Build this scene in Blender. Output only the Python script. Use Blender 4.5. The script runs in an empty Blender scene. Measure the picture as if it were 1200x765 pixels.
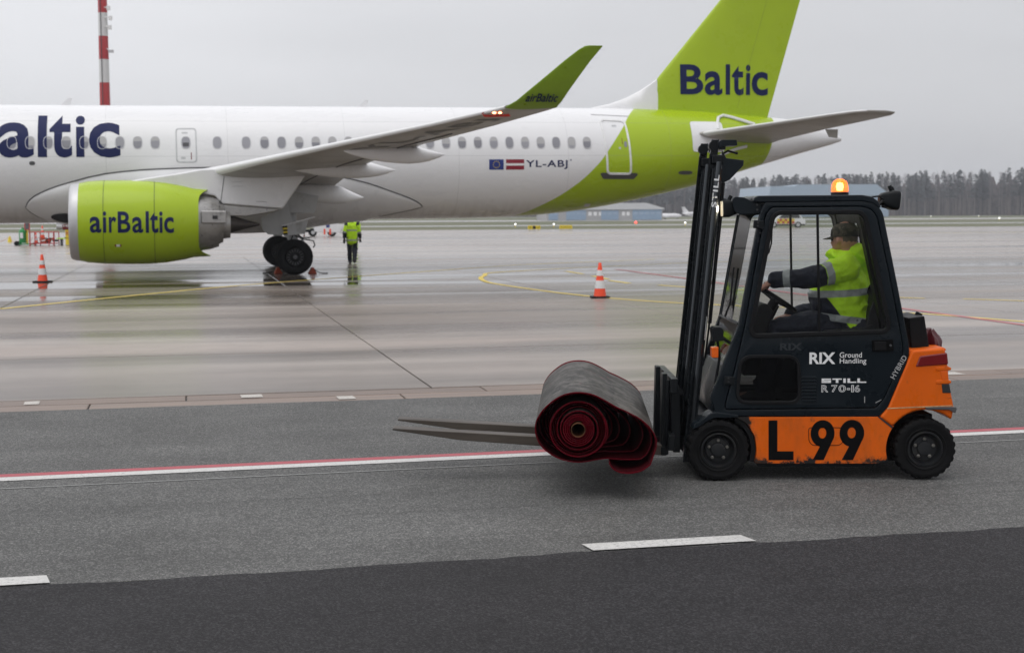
import bpy, bmesh, math, random
from math import sin, cos, tan, pi, radians, sqrt, atan, atan2, exp
from mathutils import Vector, Matrix
random.seed(7)
SC = bpy.context.scene
COL = SC.collection
# ------------------------------------------------------------------ camera, sky, sun, exposure
F_PX, CAM_H, PITCH, ROLL = 1667.0, 1.8, atan(132.0/1667.0), 0.004
cd = bpy.data.cameras.new('camera'); cam = bpy.data.objects.new('camera', cd); COL.objects.link(cam)
cd.sensor_width = 36.0; cd.lens = 36.0*F_PX/1200.0; cd.clip_start = 0.1; cd.clip_end = 6000
cam.matrix_world = Matrix.Translation((0, 0, CAM_H)) @ (Matrix.Rotation(pi/2-PITCH, 4, 'X') @ Matrix.Rotation(-ROLL, 4, 'Z'))
cd.dof.use_dof = True; cd.dof.focus_distance = 9.9; cd.dof.aperture_fstop = 4.0
SC.camera = cam
SUN_EL, SUN_AZ = 70.0, 215.0          # azimuth: the side the light comes from, clockwise from +Y
w = bpy.data.worlds.new('World'); SC.world = w; w.use_nodes = True
def build_world():
    n, l = w.node_tree.nodes, w.node_tree.links
    n.clear()
    out = n.new('ShaderNodeOutputWorld')
    sky = n.new('ShaderNodeTexSky'); sky.sky_type = 'NISHITA'; sky.sun_disc = False
    sky.sun_elevation = radians(SUN_EL); sky.sun_rotation = radians(SUN_AZ); sky.dust_density = 4.0; sky.air_density = 1.0
    b1 = n.new('ShaderNodeBackground'); b1.inputs[1].default_value = 0.06; l.new(sky.outputs[0], b1.inputs[0])
    tc = n.new('ShaderNodeTexCoord'); sx = n.new('ShaderNodeSeparateXYZ'); l.new(tc.outputs['Generated'], sx.inputs[0])
    mx = n.new('ShaderNodeMath'); mx.operation = 'MAXIMUM'; mx.inputs[1].default_value = 0.0; l.new(sx.outputs[2], mx.inputs[0])
    ma = n.new('ShaderNodeMath'); ma.operation = 'MULTIPLY_ADD'; ma.inputs[1].default_value = 0.75; ma.inputs[2].default_value = 1.0; l.new(mx.outputs[0], ma.inputs[0])
    mp = n.new('ShaderNodeMapping'); mp.inputs['Scale'].default_value = (1.2, 1.2, 5.0); l.new(tc.outputs['Generated'], mp.inputs[0])
    ns = n.new('ShaderNodeTexNoise'); ns.inputs['Scale'].default_value = 1.6; ns.inputs['Detail'].default_value = 5; l.new(mp.outputs[0], ns.inputs['Vector'])
    m2 = n.new('ShaderNodeMapRange'); m2.inputs[1].default_value = .3; m2.inputs[2].default_value = .7; m2.inputs[3].default_value = 0.90; m2.inputs[4].default_value = 1.06; l.new(ns.outputs[0], m2.inputs[0])
    m3 = n.new('ShaderNodeMath'); m3.operation = 'MULTIPLY'; mg = n.new('ShaderNodeMath'); mg.operation = 'MULTIPLY_ADD'; mg.inputs[1].default_value = -.28; mg.inputs[2].default_value = .97; l.new(sx.outputs[0], mg.inputs[0]); mh = n.new('ShaderNodeMath'); mh.operation = 'MULTIPLY'; l.new(ma.outputs[0], mh.inputs[0]); l.new(mg.outputs[0], mh.inputs[1]); l.new(mh.outputs[0], m3.inputs[0]); l.new(m2.outputs[0], m3.inputs[1])
    b2 = n.new('ShaderNodeBackground'); b2.inputs[0].default_value = (0.715, 0.72, 0.745, 1); l.new(m3.outputs[0], b2.inputs[1])
    mix = n.new('ShaderNodeMixShader'); mix.inputs[0].default_value = 0.9
    l.new(b1.outputs[0], mix.inputs[1]); l.new(b2.outputs[0], mix.inputs[2]); l.new(mix.outputs[0], out.inputs[0])
build_world()
sl = bpy.data.lights.new('sun', 'SUN'); sl.energy = 0.8; sl.angle = radians(50); sl.color = (1.0, 0.97, 0.93)
so = bpy.data.objects.new('sun', sl); COL.objects.link(so)
_az, _el = radians(SUN_AZ), radians(SUN_EL)
so.rotation_euler = Vector((sin(_az)*cos(_el), cos(_az)*cos(_el), sin(_el))).to_track_quat('Z', 'Y').to_euler()
so.location = (0, 0, 60)
SC.view_settings.view_transform = 'Standard'; SC.view_settings.look = 'None'
SC.view_settings.exposure = 0.06; SC.view_settings.gamma = 1.0
SC.cycles.max_bounces = 8; SC.cycles.transparent_max_bounces = 16

# ------------------------------------------------------------------ helpers
_fw = Vector((0, cos(PITCH), -sin(PITCH))); _u0 = Vector((0, sin(PITCH), cos(PITCH))); _r0 = Vector((1, 0, 0))
_rt = _r0*cos(ROLL)-_u0*sin(ROLL); _up = _u0*cos(ROLL)+_r0*sin(ROLL)
def at(px, py, Y):                      # a point read off the photograph at depth Y (metres in front of the camera)
    d = _fw*F_PX+_rt*(px-600)+_up*(382.5-py)
    return Vector((0, 0, CAM_H))+d*(Y/d.y)
TH = radians(13.0)
EX = Vector((cos(TH), sin(TH), 0)); EY = Vector((-sin(TH), cos(TH), 0))
def uv(u, v, z=0.0): return EX*u+EY*v+Vector((0, 0, z))

def tag(o, label=None, cat=None, group=None, kind=None):
    if label: o['label'] = label
    if cat: o['category'] = cat
    if group: o['group'] = group
    if kind: o['kind'] = kind
    return o
def thing(name, loc, label, cat, rz=0.0, group=None):
    o = bpy.data.objects.new(name, None); o.empty_display_size = 0.2; COL.objects.link(o)
    o.location = loc; o.rotation_euler = (0, 0, rz)
    return tag(o, label, cat, group)
def copy_tree(o, parent=None):
    c = o.copy(); COL.objects.link(c)
    if parent: c.parent = parent
    for ch in list(o.children): copy_tree(ch, c)
    return c

class MB:
    def __init__(s): s.v = []; s.f = []; s.m = []; s.mi = 0
    def _f(s, f): s.f.append(tuple(f)); s.m.append(s.mi)
    def mat(s, i): s.mi = i; return s
    def add(s, vs, fs, M=None):
        b = len(s.v)
        for p in vs:
            p = Vector(p); s.v.append(M @ p if M else p)
        for f in fs: s._f([i+b for i in f])
        return s
    def box(s, c, d, M=None):
        x, y, z = d[0]/2, d[1]/2, d[2]/2
        vs = [Vector(c)+Vector(p) for p in ((-x,-y,-z),(x,-y,-z),(x,y,-z),(-x,y,-z),(-x,-y,z),(x,-y,z),(x,y,z),(-x,y,z))]
        return s.add(vs, [(0,3,2,1),(4,5,6,7),(0,1,5,4),(1,2,6,5),(2,3,7,6),(3,0,4,7)], M)
    def bx(s, x0, x1, y0, y1, z0, z1, M=None):
        return s.box(((x0+x1)/2,(y0+y1)/2,(z0+z1)/2), (x1-x0,y1-y0,z1-z0), M)
    def prism(s, poly, y0, y1, M=None):     # polygon in x-z pushed along y
        a = sum(poly[i][0]*poly[(i+1)%len(poly)][1]-poly[(i+1)%len(poly)][0]*poly[i][1] for i in range(len(poly)))
        if a < 0: poly = poly[::-1]
        n = len(poly)
        vs = [(p[0], y0, p[1]) for p in poly]+[(p[0], y1, p[1]) for p in poly]
        fs = [tuple(range(n)), tuple(range(2*n-1, n-1, -1))]+[(i, n+i, n+(i+1)%n, (i+1)%n) for i in range(n)]
        return s.add(vs, fs, M)
    def frame(s, outer, inner, y0, y1, M=None):   # ring between two loops of equal length, x-z, pushed along y
        n = len(outer); a = sum(outer[i][0]*outer[(i+1)%n][1]-outer[(i+1)%n][0]*outer[i][1] for i in range(n))
        if a < 0: outer, inner = outer[::-1], inner[::-1]
        vs = [(p[0], y0, p[1]) for p in outer]+[(p[0], y0, p[1]) for p in inner]+[(p[0], y1, p[1]) for p in outer]+[(p[0], y1, p[1]) for p in inner]
        fs = []
        for i in range(n):
            j = (i+1) % n
            fs += [(i, j, n+j, n+i), (2*n+i, 3*n+i, 3*n+j, 2*n+j), (i, 2*n+i, 2*n+j, j), (n+i, n+j, 3*n+j, 3*n+i)]
        return s.add(vs, fs, M)
    def loft(s, rings, cap0=True, cap1=True, closed=True, M=None):
        n = len(rings[0]); vs = [p for r in rings for p in r]; fs = []
        for k in range(len(rings)-1):
            for i in range(n if closed else n-1):
                j = (i+1) % n
                fs.append((k*n+i, k*n+j, (k+1)*n+j, (k+1)*n+i))
        if cap0: fs.append(tuple(range(n-1, -1, -1)))
        if cap1: fs.append(tuple((len(rings)-1)*n+i for i in range(n)))
        return s.add(vs, fs, M)
    def tube(s, pts, r, n=8, cap=True, M=None, dome=False):
        pts = [Vector(p) for p in pts]; rr = r if isinstance(r, (list, tuple)) else [r]*len(pts)
        t0 = (pts[1]-pts[0]).normalized(); ref = Vector((0, 0, 1)) if abs(t0.z) < .9 else Vector((1, 0, 0))
        nrm = t0.cross(ref).normalized(); rings = []
        for i, p in enumerate(pts):
            t = (pts[min(i+1, len(pts)-1)]-pts[max(i-1, 0)]).normalized()
            nrm = (nrm-t*nrm.dot(t)).normalized(); b = t.cross(nrm)
            ring = lambda c, q: [c+(nrm*cos(2*pi*k/n)+b*sin(2*pi*k/n))*q for k in range(n)]
            if dome and i == 0:
                for a in (75, 45, 20): rings.append(ring(p-t*rr[i]*sin(radians(a)), rr[i]*cos(radians(a))))
            rings.append(ring(p, rr[i]))
            if dome and i == len(pts)-1:
                for a in (20, 45, 75): rings.append(ring(p+t*rr[i]*sin(radians(a)), rr[i]*cos(radians(a))))
        return s.loft(rings, cap, cap, True, M)
    def lathe(s, prof, n=24, M=None, close=False, cap0=True):   # profile of (radius, height) round z
        rings = [[Vector((r*cos(2*pi*k/n), r*sin(2*pi*k/n), z)) for k in range(n)] for r, z in prof]
        if close: rings.append(rings[0])
        return s.loft(rings, cap0 and not close, not close, True, M)
    def build(s, name, mats, parent=None, smooth=35, bevel=0.0, seg=2, recalc=True):
        me = bpy.data.meshes.new(name); me.from_pydata([tuple(p) for p in s.v], [], s.f)
        mats = mats if isinstance(mats, (list, tuple)) else [mats]
        for m in mats: me.materials.append(m)
        me.polygons.foreach_set('material_index', s.m)
        if recalc:
            bm = bmesh.new(); bm.from_mesh(me); bmesh.ops.recalc_face_normals(bm, faces=bm.faces); bm.to_mesh(me); bm.free()
        if smooth:
            me.polygons.foreach_set('use_smooth', [True]*len(me.polygons)); me.set_sharp_from_angle(angle=radians(smooth))
        me.update()
        o = bpy.data.objects.new(name, me); COL.objects.link(o)
        if parent: o.parent = parent
        if bevel:
            b = o.modifiers.new('bevel', 'BEVEL'); b.width = bevel; b.segments = seg; b.limit_method = 'ANGLE'; b.angle_limit = radians(40); b.harden_normals = True
        return o
def linked(name, me, parent=None):
    o = bpy.data.objects.new(name, me); COL.objects.link(o)
    if parent: o.parent = parent
    return o
def rounded(pts, r, seg=5):              # round the corners of a polygon (r: one radius or one per corner)
    out = []; n = len(pts); rr = r if isinstance(r, (list, tuple)) else [r]*n
    for i in range(n):
        p0, p, p1 = Vector(pts[i-1]), Vector(pts[i]), Vector(pts[(i+1) % n])
        if rr[i] <= 0: out += [p]*1; continue
        a, b = (p0-p), (p1-p); d = min(rr[i], a.length*.48, b.length*.48)
        A, B = p+a.normalized()*d, p+b.normalized()*d
        for k in range(seg+1):
            t = k/seg; out.append(A*(1-t)**2+p*2*t*(1-t)+B*t*t)
    return [(q[0], q[1]) for q in out]
def shrink(poly, d):                     # move a loop inward by d
    n = len(poly); a = sum(poly[i][0]*poly[(i+1)%n][1]-poly[(i+1)%n][0]*poly[i][1] for i in range(n)); sgn = 1 if a > 0 else -1
    out = []
    for i in range(n):
        p0, p, p1 = Vector(poly[i-1]), Vector(poly[i]), Vector(poly[(i+1) % n])
        e0, e1 = (p-p0), (p1-p)
        if e0.length < 1e-7: e0 = e1
        if e1.length < 1e-7: e1 = e0
        n0 = Vector((-e0.y, e0.x)).normalized()*sgn; n1 = Vector((-e1.y, e1.x)).normalized()*sgn
        m = (n0+n1); m = m.normalized() if m.length > 1e-6 else n0
        out.append(tuple(p+m*d/max(.5, m.dot(n0))))
    return out
def glyphs(txt, off=0.0, spacing=1.0, shear=0.0):    # flat lettering as a bmesh in x-y
    c = bpy.data.curves.new('lettering', 'FONT'); c.body = txt; c.offset = off; c.resolution_u = 4; c.space_character = spacing; c.shear = shear
    o = bpy.data.objects.new('lettering', c); COL.objects.link(o)
    me = bpy.data.meshes.new_from_object(o.evaluated_get(bpy.context.evaluated_depsgraph_get()))
    bpy.data.objects.remove(o); bpy.data.curves.remove(c)
    bm = bmesh.new(); bm.from_mesh(me); bpy.data.meshes.remove(me)
    return bm
def fit(bm, x0, x1, y0, y1):
    xs = [v.co.x for v in bm.verts]; ys = [v.co.y for v in bm.verts]; a, b, c, d = min(xs), max(xs), min(ys), max(ys)
    for v in bm.verts: v.co = Vector((x0+(v.co.x-a)/(b-a)*(x1-x0), y0+(v.co.y-c)/(d-c)*(y1-y0), 0))
    return bm
def slice_bm(bm, step, axis=1):
    no = Vector((0, 1, 0)) if axis == 1 else Vector((1, 0, 0))
    vals = [v.co[axis] for v in bm.verts]; a, b = min(vals), max(vals); t = a+step
    while t < b:
        bmesh.ops.bisect_plane(bm, geom=bm.verts[:]+bm.edges[:]+bm.faces[:], plane_co=no*t, plane_no=no); t += step
    return bm
def poly_bm(*polys):
    bm = bmesh.new()
    for p in polys: bm.faces.new([bm.verts.new((q[0], q[1], 0)) for q in p])
    return bm
def print_on(name, bm, fn, mat, parent):              # flat print: every 2-D point mapped on to a surface by fn
    bmesh.ops.triangulate(bm, faces=bm.faces[:])
    for v in bm.verts: v.co = fn(v.co.x, v.co.y)
    me = bpy.data.meshes.new(name); bm.to_mesh(me); bm.free(); me.materials.append(mat)
    return linked(name, me, parent)

# ------------------------------------------------------------------ materials
MATS = {}
def mat(name, col, rough=0.5, metal=0.0, var=0.12, scale=6.0, bump=0.0, bscale=80.0, dirt=None, dscale=3.0, dlo=.55, dhi=.75, coat=0.0, spec=.5, emit=None, estr=0.0, alpha=1.0, trans=0.0, ior=1.5, stretch=None, rvar=0.1):
    m = bpy.data.materials.new(name); m.use_nodes = True; n, l = m.node_tree.nodes, m.node_tree.links
    p = n['Principled BSDF']; p.inputs['Roughness'].default_value = rough; p.inputs['Metallic'].default_value = metal
    p.inputs['IOR'].default_value = ior; p.inputs['Specular IOR Level'].default_value = spec; p.inputs['Coat Weight'].default_value = coat; p.inputs['Coat Roughness'].default_value = .08
    p.inputs['Alpha'].default_value = alpha; p.inputs['Transmission Weight'].default_value = trans
    tc = n.new('ShaderNodeTexCoord'); vec = tc.outputs['Object']
    if stretch:
        mp = n.new('ShaderNodeMapping'); mp.inputs['Scale'].default_value = stretch; l.new(vec, mp.inputs[0]); vec = mp.outputs[0]
    ns = n.new('ShaderNodeTexNoise'); ns.inputs['Scale'].default_value = scale; ns.inputs['Detail'].default_value = 6; ns.inputs['Roughness'].default_value = .62; l.new(vec, ns.inputs['Vector'])
    mr = n.new('ShaderNodeMapRange'); mr.inputs[1].default_value = .3; mr.inputs[2].default_value = .7; mr.inputs[3].default_value = 1-var; mr.inputs[4].default_value = 1+var; l.new(ns.outputs[0], mr.inputs[0])
    mc = n.new('ShaderNodeVectorMath'); mc.operation = 'SCALE'; mc.inputs[0].default_value = col[:3]; l.new(mr.outputs[0], mc.inputs['Scale'])
    cout = mc.outputs[0]
    if dirt:
        n2 = n.new('ShaderNodeTexNoise'); n2.inputs['Scale'].default_value = dscale; n2.inputs['Detail'].default_value = 8; n2.inputs['Roughness'].default_value = .7; l.new(vec, n2.inputs['Vector'])
        r2 = n.new('ShaderNodeMapRange'); r2.inputs[1].default_value = dlo; r2.inputs[2].default_value = dhi; l.new(n2.outputs[0], r2.inputs[0])
        mi = n.new('ShaderNodeMix'); mi.data_type = 'RGBA'; l.new(r2.outputs[0], mi.inputs[0]); l.new(cout, mi.inputs[6]); mi.inputs[7].default_value = (*dirt, 1); cout = mi.outputs[2]
    l.new(cout, p.inputs['Base Color'])
    rr = n.new('ShaderNodeMapRange'); rr.inputs[1].default_value = .3; rr.inputs[2].default_value = .7; rr.inputs[3].default_value = max(.02, rough-rvar); rr.inputs[4].default_value = min(1, rough+rvar); l.new(ns.outputs[0], rr.inputs[0]); l.new(rr.outputs[0], p.inputs['Roughness'])
    if bump:
        nb = n.new('ShaderNodeTexNoise'); nb.inputs['Scale'].default_value = bscale; nb.inputs['Detail'].default_value = 4; l.new(vec, nb.inputs['Vector'])
        bp = n.new('ShaderNodeBump'); bp.inputs['Strength'].default_value = bump; bp.inputs['Distance'].default_value = .01; l.new(nb.outputs[0], bp.inputs['Height']); l.new(bp.outputs[0], p.inputs['Normal'])
    if emit:
        p.inputs['Emission Color'].default_value = (*emit, 1); p.inputs['Emission Strength'].default_value = estr
    MATS[name] = m
    return m
GREEN = (0.37, 0.51, 0.008); NAVY = (0.008, 0.014, 0.05)
M_white = mat('white_paint', (.80, .80, .81), .28, var=.02, scale=1.5, coat=.3)
M_green = mat('lime_paint', GREEN, .30, var=.04, scale=.8, coat=.1, spec=.35, rvar=.06)
M_navy = mat('navy_film', (.008, .014, .075), .45, var=.05, spec=.18)
M_wing = mat('wing_grey', (.40, .385, .36), .36, var=.08, scale=.7, dirt=(.26, .245, .22), dscale=1.1, dlo=.45, dhi=.75, stretch=(.5, 2, 2))
M_slat = mat('leading_edge_white', (.74, .74, .74), .32, var=.01, rvar=.01)
M_fairw = mat('fairing_white', (.76, .76, .77), .3, var=.04, scale=1.0, dirt=(.60, .59, .58), dscale=.9, dlo=.6, dhi=.9)
M_alu = mat('bare_metal', (.55, .55, .56), .45, metal=.55, var=.06)
M_exh = mat('nozzle_metal', (.40, .39, .38), .35, metal=.6, var=.1, dirt=(.17, .16, .15), dscale=2.5)
M_dark = mat('dark_duct', (.02, .02, .022), .6)
M_seam = mat('seam_sealant', (.07, .07, .075), .6)
M_glassy = mat('cabin_pane', (.36, .36, .39), .10, var=.14, scale=9)
M_pframe = mat('pane_surround', (.60, .60, .62), .4, var=.04)
M_tyre = mat('tyre_rubber', (.006, .006, .0065), .75, var=.25, scale=9, spec=.14, bump=.15, bscale=60, dirt=(.018, .017, .016), dscale=5, dlo=.55, dhi=.8)
M_rim = mat('wheel_grey', (.10, .10, .105), .4, metal=.5, var=.15)
M_cab = mat('anthracite_paint', (.0065, .0105, .0145), .30, var=.12, scale=3, spec=.20, dirt=(.016, .020, .024), dscale=2.2, dlo=.5, dhi=.85)
M_black = mat('black_steel', (.007, .0085, .010), .4, var=.18, scale=7, spec=.18, dirt=(.020, .018, .016), dscale=6, dlo=.6, dhi=.8)
M_rubber = mat('black_rubber', (.006, .006, .007), .5, var=.1, spec=.2)
M_seat = mat('seat_vinyl', (.014, .014, .015), .45, var=.15, bump=.1)
M_mast = mat('mast_steel', (.008, .011, .014), .24, metal=.1, spec=.35, var=.15, scale=5, dirt=(.03, .028, .026), dscale=7, dlo=.6, dhi=.8)
M_chrome = mat('cylinder_steel', (.05, .056, .062), .16, metal=.7, var=.1)
M_fork = mat('worn_fork_steel', (.085, .071, .058), .5, spec=.25, var=.25, scale=8, dirt=(.04, .034, .03), dscale=4, dlo=.45, dhi=.7, stretch=(.4, 3, 3))
M_print = mat('white_film', (.80, .80, .80), .4, var=.03)
M_blackf = mat('black_film', (.004, .004, .0045), .55, var=.2, spec=.08)
M_redl = mat('red_lens', (.17, .010, .012), .15, var=.06)
M_amber = mat('amber_lens', (.75, .12, .01), .15, var=.06)
M_lens = mat('lamp_lens', (.5, .5, .5), .08, var=.05)
M_hi = mat('hi_vis_lime', (.48, .85, .02), .7, var=.06, bump=.35, bscale=24)
M_navyc = mat('navy_cloth', (.010, .013, .026), .8, var=.2, bump=.4, bscale=28)
M_refl = mat('reflective_tape', (.40, .42, .42), .35, var=.05)
M_skin = mat('skin', (.48, .235, .16), .5, var=.08, scale=14)
M_hair = mat('grey_brown_hair', (.13, .095, .075), .75, var=.3, scale=30, bump=.5)
M_boot = mat('boot_leather', (.012, .011, .011), .5)
M_con = mat('cone_orange', (.90, .075, .02), .42, var=.06, dirt=(.45, .06, .03), dscale=5, dlo=.6, dhi=.85)
M_conw = mat('cone_sleeve', (.68, .68, .68), .38, var=.06, dirt=(.42, .4, .38), dscale=7, dlo=.55, dhi=.8)
M_red = mat('red_paint', (.45, .025, .03), .4, var=.1)
M_yel = mat('yellow_paint', (.78, .60, .02), .4, var=.05)
M_grn = mat('green_paint', (.015, .24, .06), .35, var=.08)
M_bag = mat('maroon_vinyl', (.075, .004, .008), .42, var=.2, bump=.5, bscale=14)
M_gear = mat('gear_grey', (.46, .47, .48), .4, var=.08, dirt=(.25, .24, .23), dscale=3)
M_blueh = mat('blue_cladding', (.24, .34, .46), .5, var=.04, scale=.3)
M_greyh = mat('grey_cladding', (.38, .38, .38), .6, var=.06, scale=.3)
M_roofh = mat('pale_roof', (.55, .56, .57), .5, var=.04, scale=.3)
M_paleb = mat('pale_blue_cladding', (.32, .41, .52), .5, var=.05, scale=.2)
def glass_mat(name, tint, alpha, rough=.03):
    m = bpy.data.materials.new(name); m.use_nodes = True; n, l = m.node_tree.nodes, m.node_tree.links
    n.remove(n['Principled BSDF']); out = n['Material Output']
    t = n.new('ShaderNodeBsdfTransparent'); t.inputs[0].default_value = (*tint, 1)
    g = n.new('ShaderNodeBsdfGlossy'); g.inputs['Roughness'].default_value = rough; g.inputs[0].default_value = (.9, .9, .9, 1)
    fr = n.new('ShaderNodeFresnel'); fr.inputs[0].default_value = 1.45
    a = n.new('ShaderNodeMath'); a.operation = 'MULTIPLY_ADD'; a.inputs[1].default_value = .8; a.inputs[2].default_value = alpha; l.new(fr.outputs[0], a.inputs[0])
    mx = n.new('ShaderNodeMixShader'); l.new(a.outputs[0], mx.inputs[0]); l.new(t.outputs[0], mx.inputs[1]); l.new(g.outputs[0], mx.inputs[2]); l.new(mx.outputs[0], out.inputs[0])
    return m
M_glass = glass_mat('cab_glass', (.95, .96, .96), .0)
M_glassd = glass_mat('smoked_glass', (.55, .57, .58), .0)

class NT:                                 # small node-building shorthand
    def __init__(s, name):
        s.m = bpy.data.materials.new(name); s.m.use_nodes = True; s.n, s.l = s.m.node_tree.nodes, s.m.node_tree.links; s.p = s.n['Principled BSDF']
    def new(s, t, **k):
        q = s.n.new(t)
        for a, b in k.items(): setattr(q, a, b)
        return q
    def link(s, a, b): s.l.new(a, b)
    def math(s, op, a, b=None, c=None, clamp=False):
        q = s.new('ShaderNodeMath', operation=op, use_clamp=clamp)
        for i, x in enumerate((a, b, c)):
            if x is None: continue
            if isinstance(x, (int, float)): q.inputs[i].default_value = x
            else: s.link(x, q.inputs[i])
        return q.outputs[0]
    def rng(s, x, a, b, c=0.0, d=1.0):
        q = s.new('ShaderNodeMapRange'); s.link(x, q.inputs[0])
        for i, val in enumerate((a, b, c, d)): q.inputs[i+1].default_value = val
        return q.outputs[0]
    def noise(s, vec, scale, detail=5, rough=.6):
        q = s.new('ShaderNodeTexNoise'); q.inputs['Scale'].default_value = scale; q.inputs['Detail'].default_value = detail; q.inputs['Roughness'].default_value = rough; s.link(vec, q.inputs['Vector']); return q.outputs[0]
    def mapping(s, vec, scale=(1, 1, 1), rot=(0, 0, 0), loc=(0, 0, 0)):
        q = s.new('ShaderNodeMapping'); q.inputs['Scale'].default_value = scale; q.inputs['Rotation'].default_value = rot; q.inputs['Location'].default_value = loc; s.link(vec, q.inputs[0]); return q.outputs[0]
    def mix(s, f, a, b):
        q = s.new('ShaderNodeMix', data_type='RGBA')
        for i, x in ((0, f), (6, a), (7, b)):
            if isinstance(x, (int, float)): q.inputs[i].default_value = x
            elif isinstance(x, tuple): q.inputs[i].default_value = (*x[:3], 1)
            else: s.link(x, q.inputs[i])
        return q.outputs[2]
    def mul(s, col, f):
        q = s.new('ShaderNodeVectorMath', operation='SCALE')
        if isinstance(col, tuple): q.inputs[0].default_value = col[:3]
        else: s.link(col, q.inputs[0])
        s.link(f, q.inputs['Scale']); return q.outputs[0]
    def bump(s, h, strength, dist=.01):
        q = s.new('ShaderNodeBump'); q.inputs['Strength'].default_value = strength; q.inputs['Distance'].default_value = dist; s.link(h, q.inputs['Height']); s.link(q.outputs[0], s.p.inputs['Normal'])
    def curve(s, x, pts):
        q = s.new('ShaderNodeFloatCurve'); c = q.mapping.curves[0]
        c.points[0].location = pts[0]; c.points[1].location = pts[-1]
        for p in pts[1:-1]: c.points.new(*p)
        q.mapping.update(); s.link(x, q.inputs[1]); return q.outputs[0]
t_ = NT('cabin_pane_blind'); o_i = t_.new('ShaderNodeObjectInfo'); tc_ = t_.new('ShaderNodeTexCoord'); s_z = t_.new('ShaderNodeSeparateXYZ'); t_.link(tc_.outputs['Object'], s_z.inputs[0])
lv_ = t_.math('MULTIPLY_ADD', t_.math('FRACT', t_.math('MULTIPLY', o_i.outputs['Random'], 7.3)), .42, 3.90)          # how far each blind is pulled down
bl_ = t_.rng(t_.math('SUBTRACT', s_z.outputs[2], lv_), -.004, .004)
t_.link(t_.mix(bl_, t_.mix(o_i.outputs['Random'], (.22, .22, .245), (.34, .34, .37)), (.42, .415, .42)), t_.p.inputs['Base Color']); t_.p.inputs['Roughness'].default_value = .08
M_glassy = t_.m
def field_pos(t, scale=(1, 1, 1)):        # world position turned to the apron's grid
    g = t.new('ShaderNodeNewGeometry')
    r = t.new('ShaderNodeVectorRotate', rotation_type='Z_AXIS'); r.inputs['Angle'].default_value = -TH; t.link(g.outputs['Position'], r.inputs['Vector'])
    return t.mapping(r.outputs[0], scale), r.outputs[0]
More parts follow.
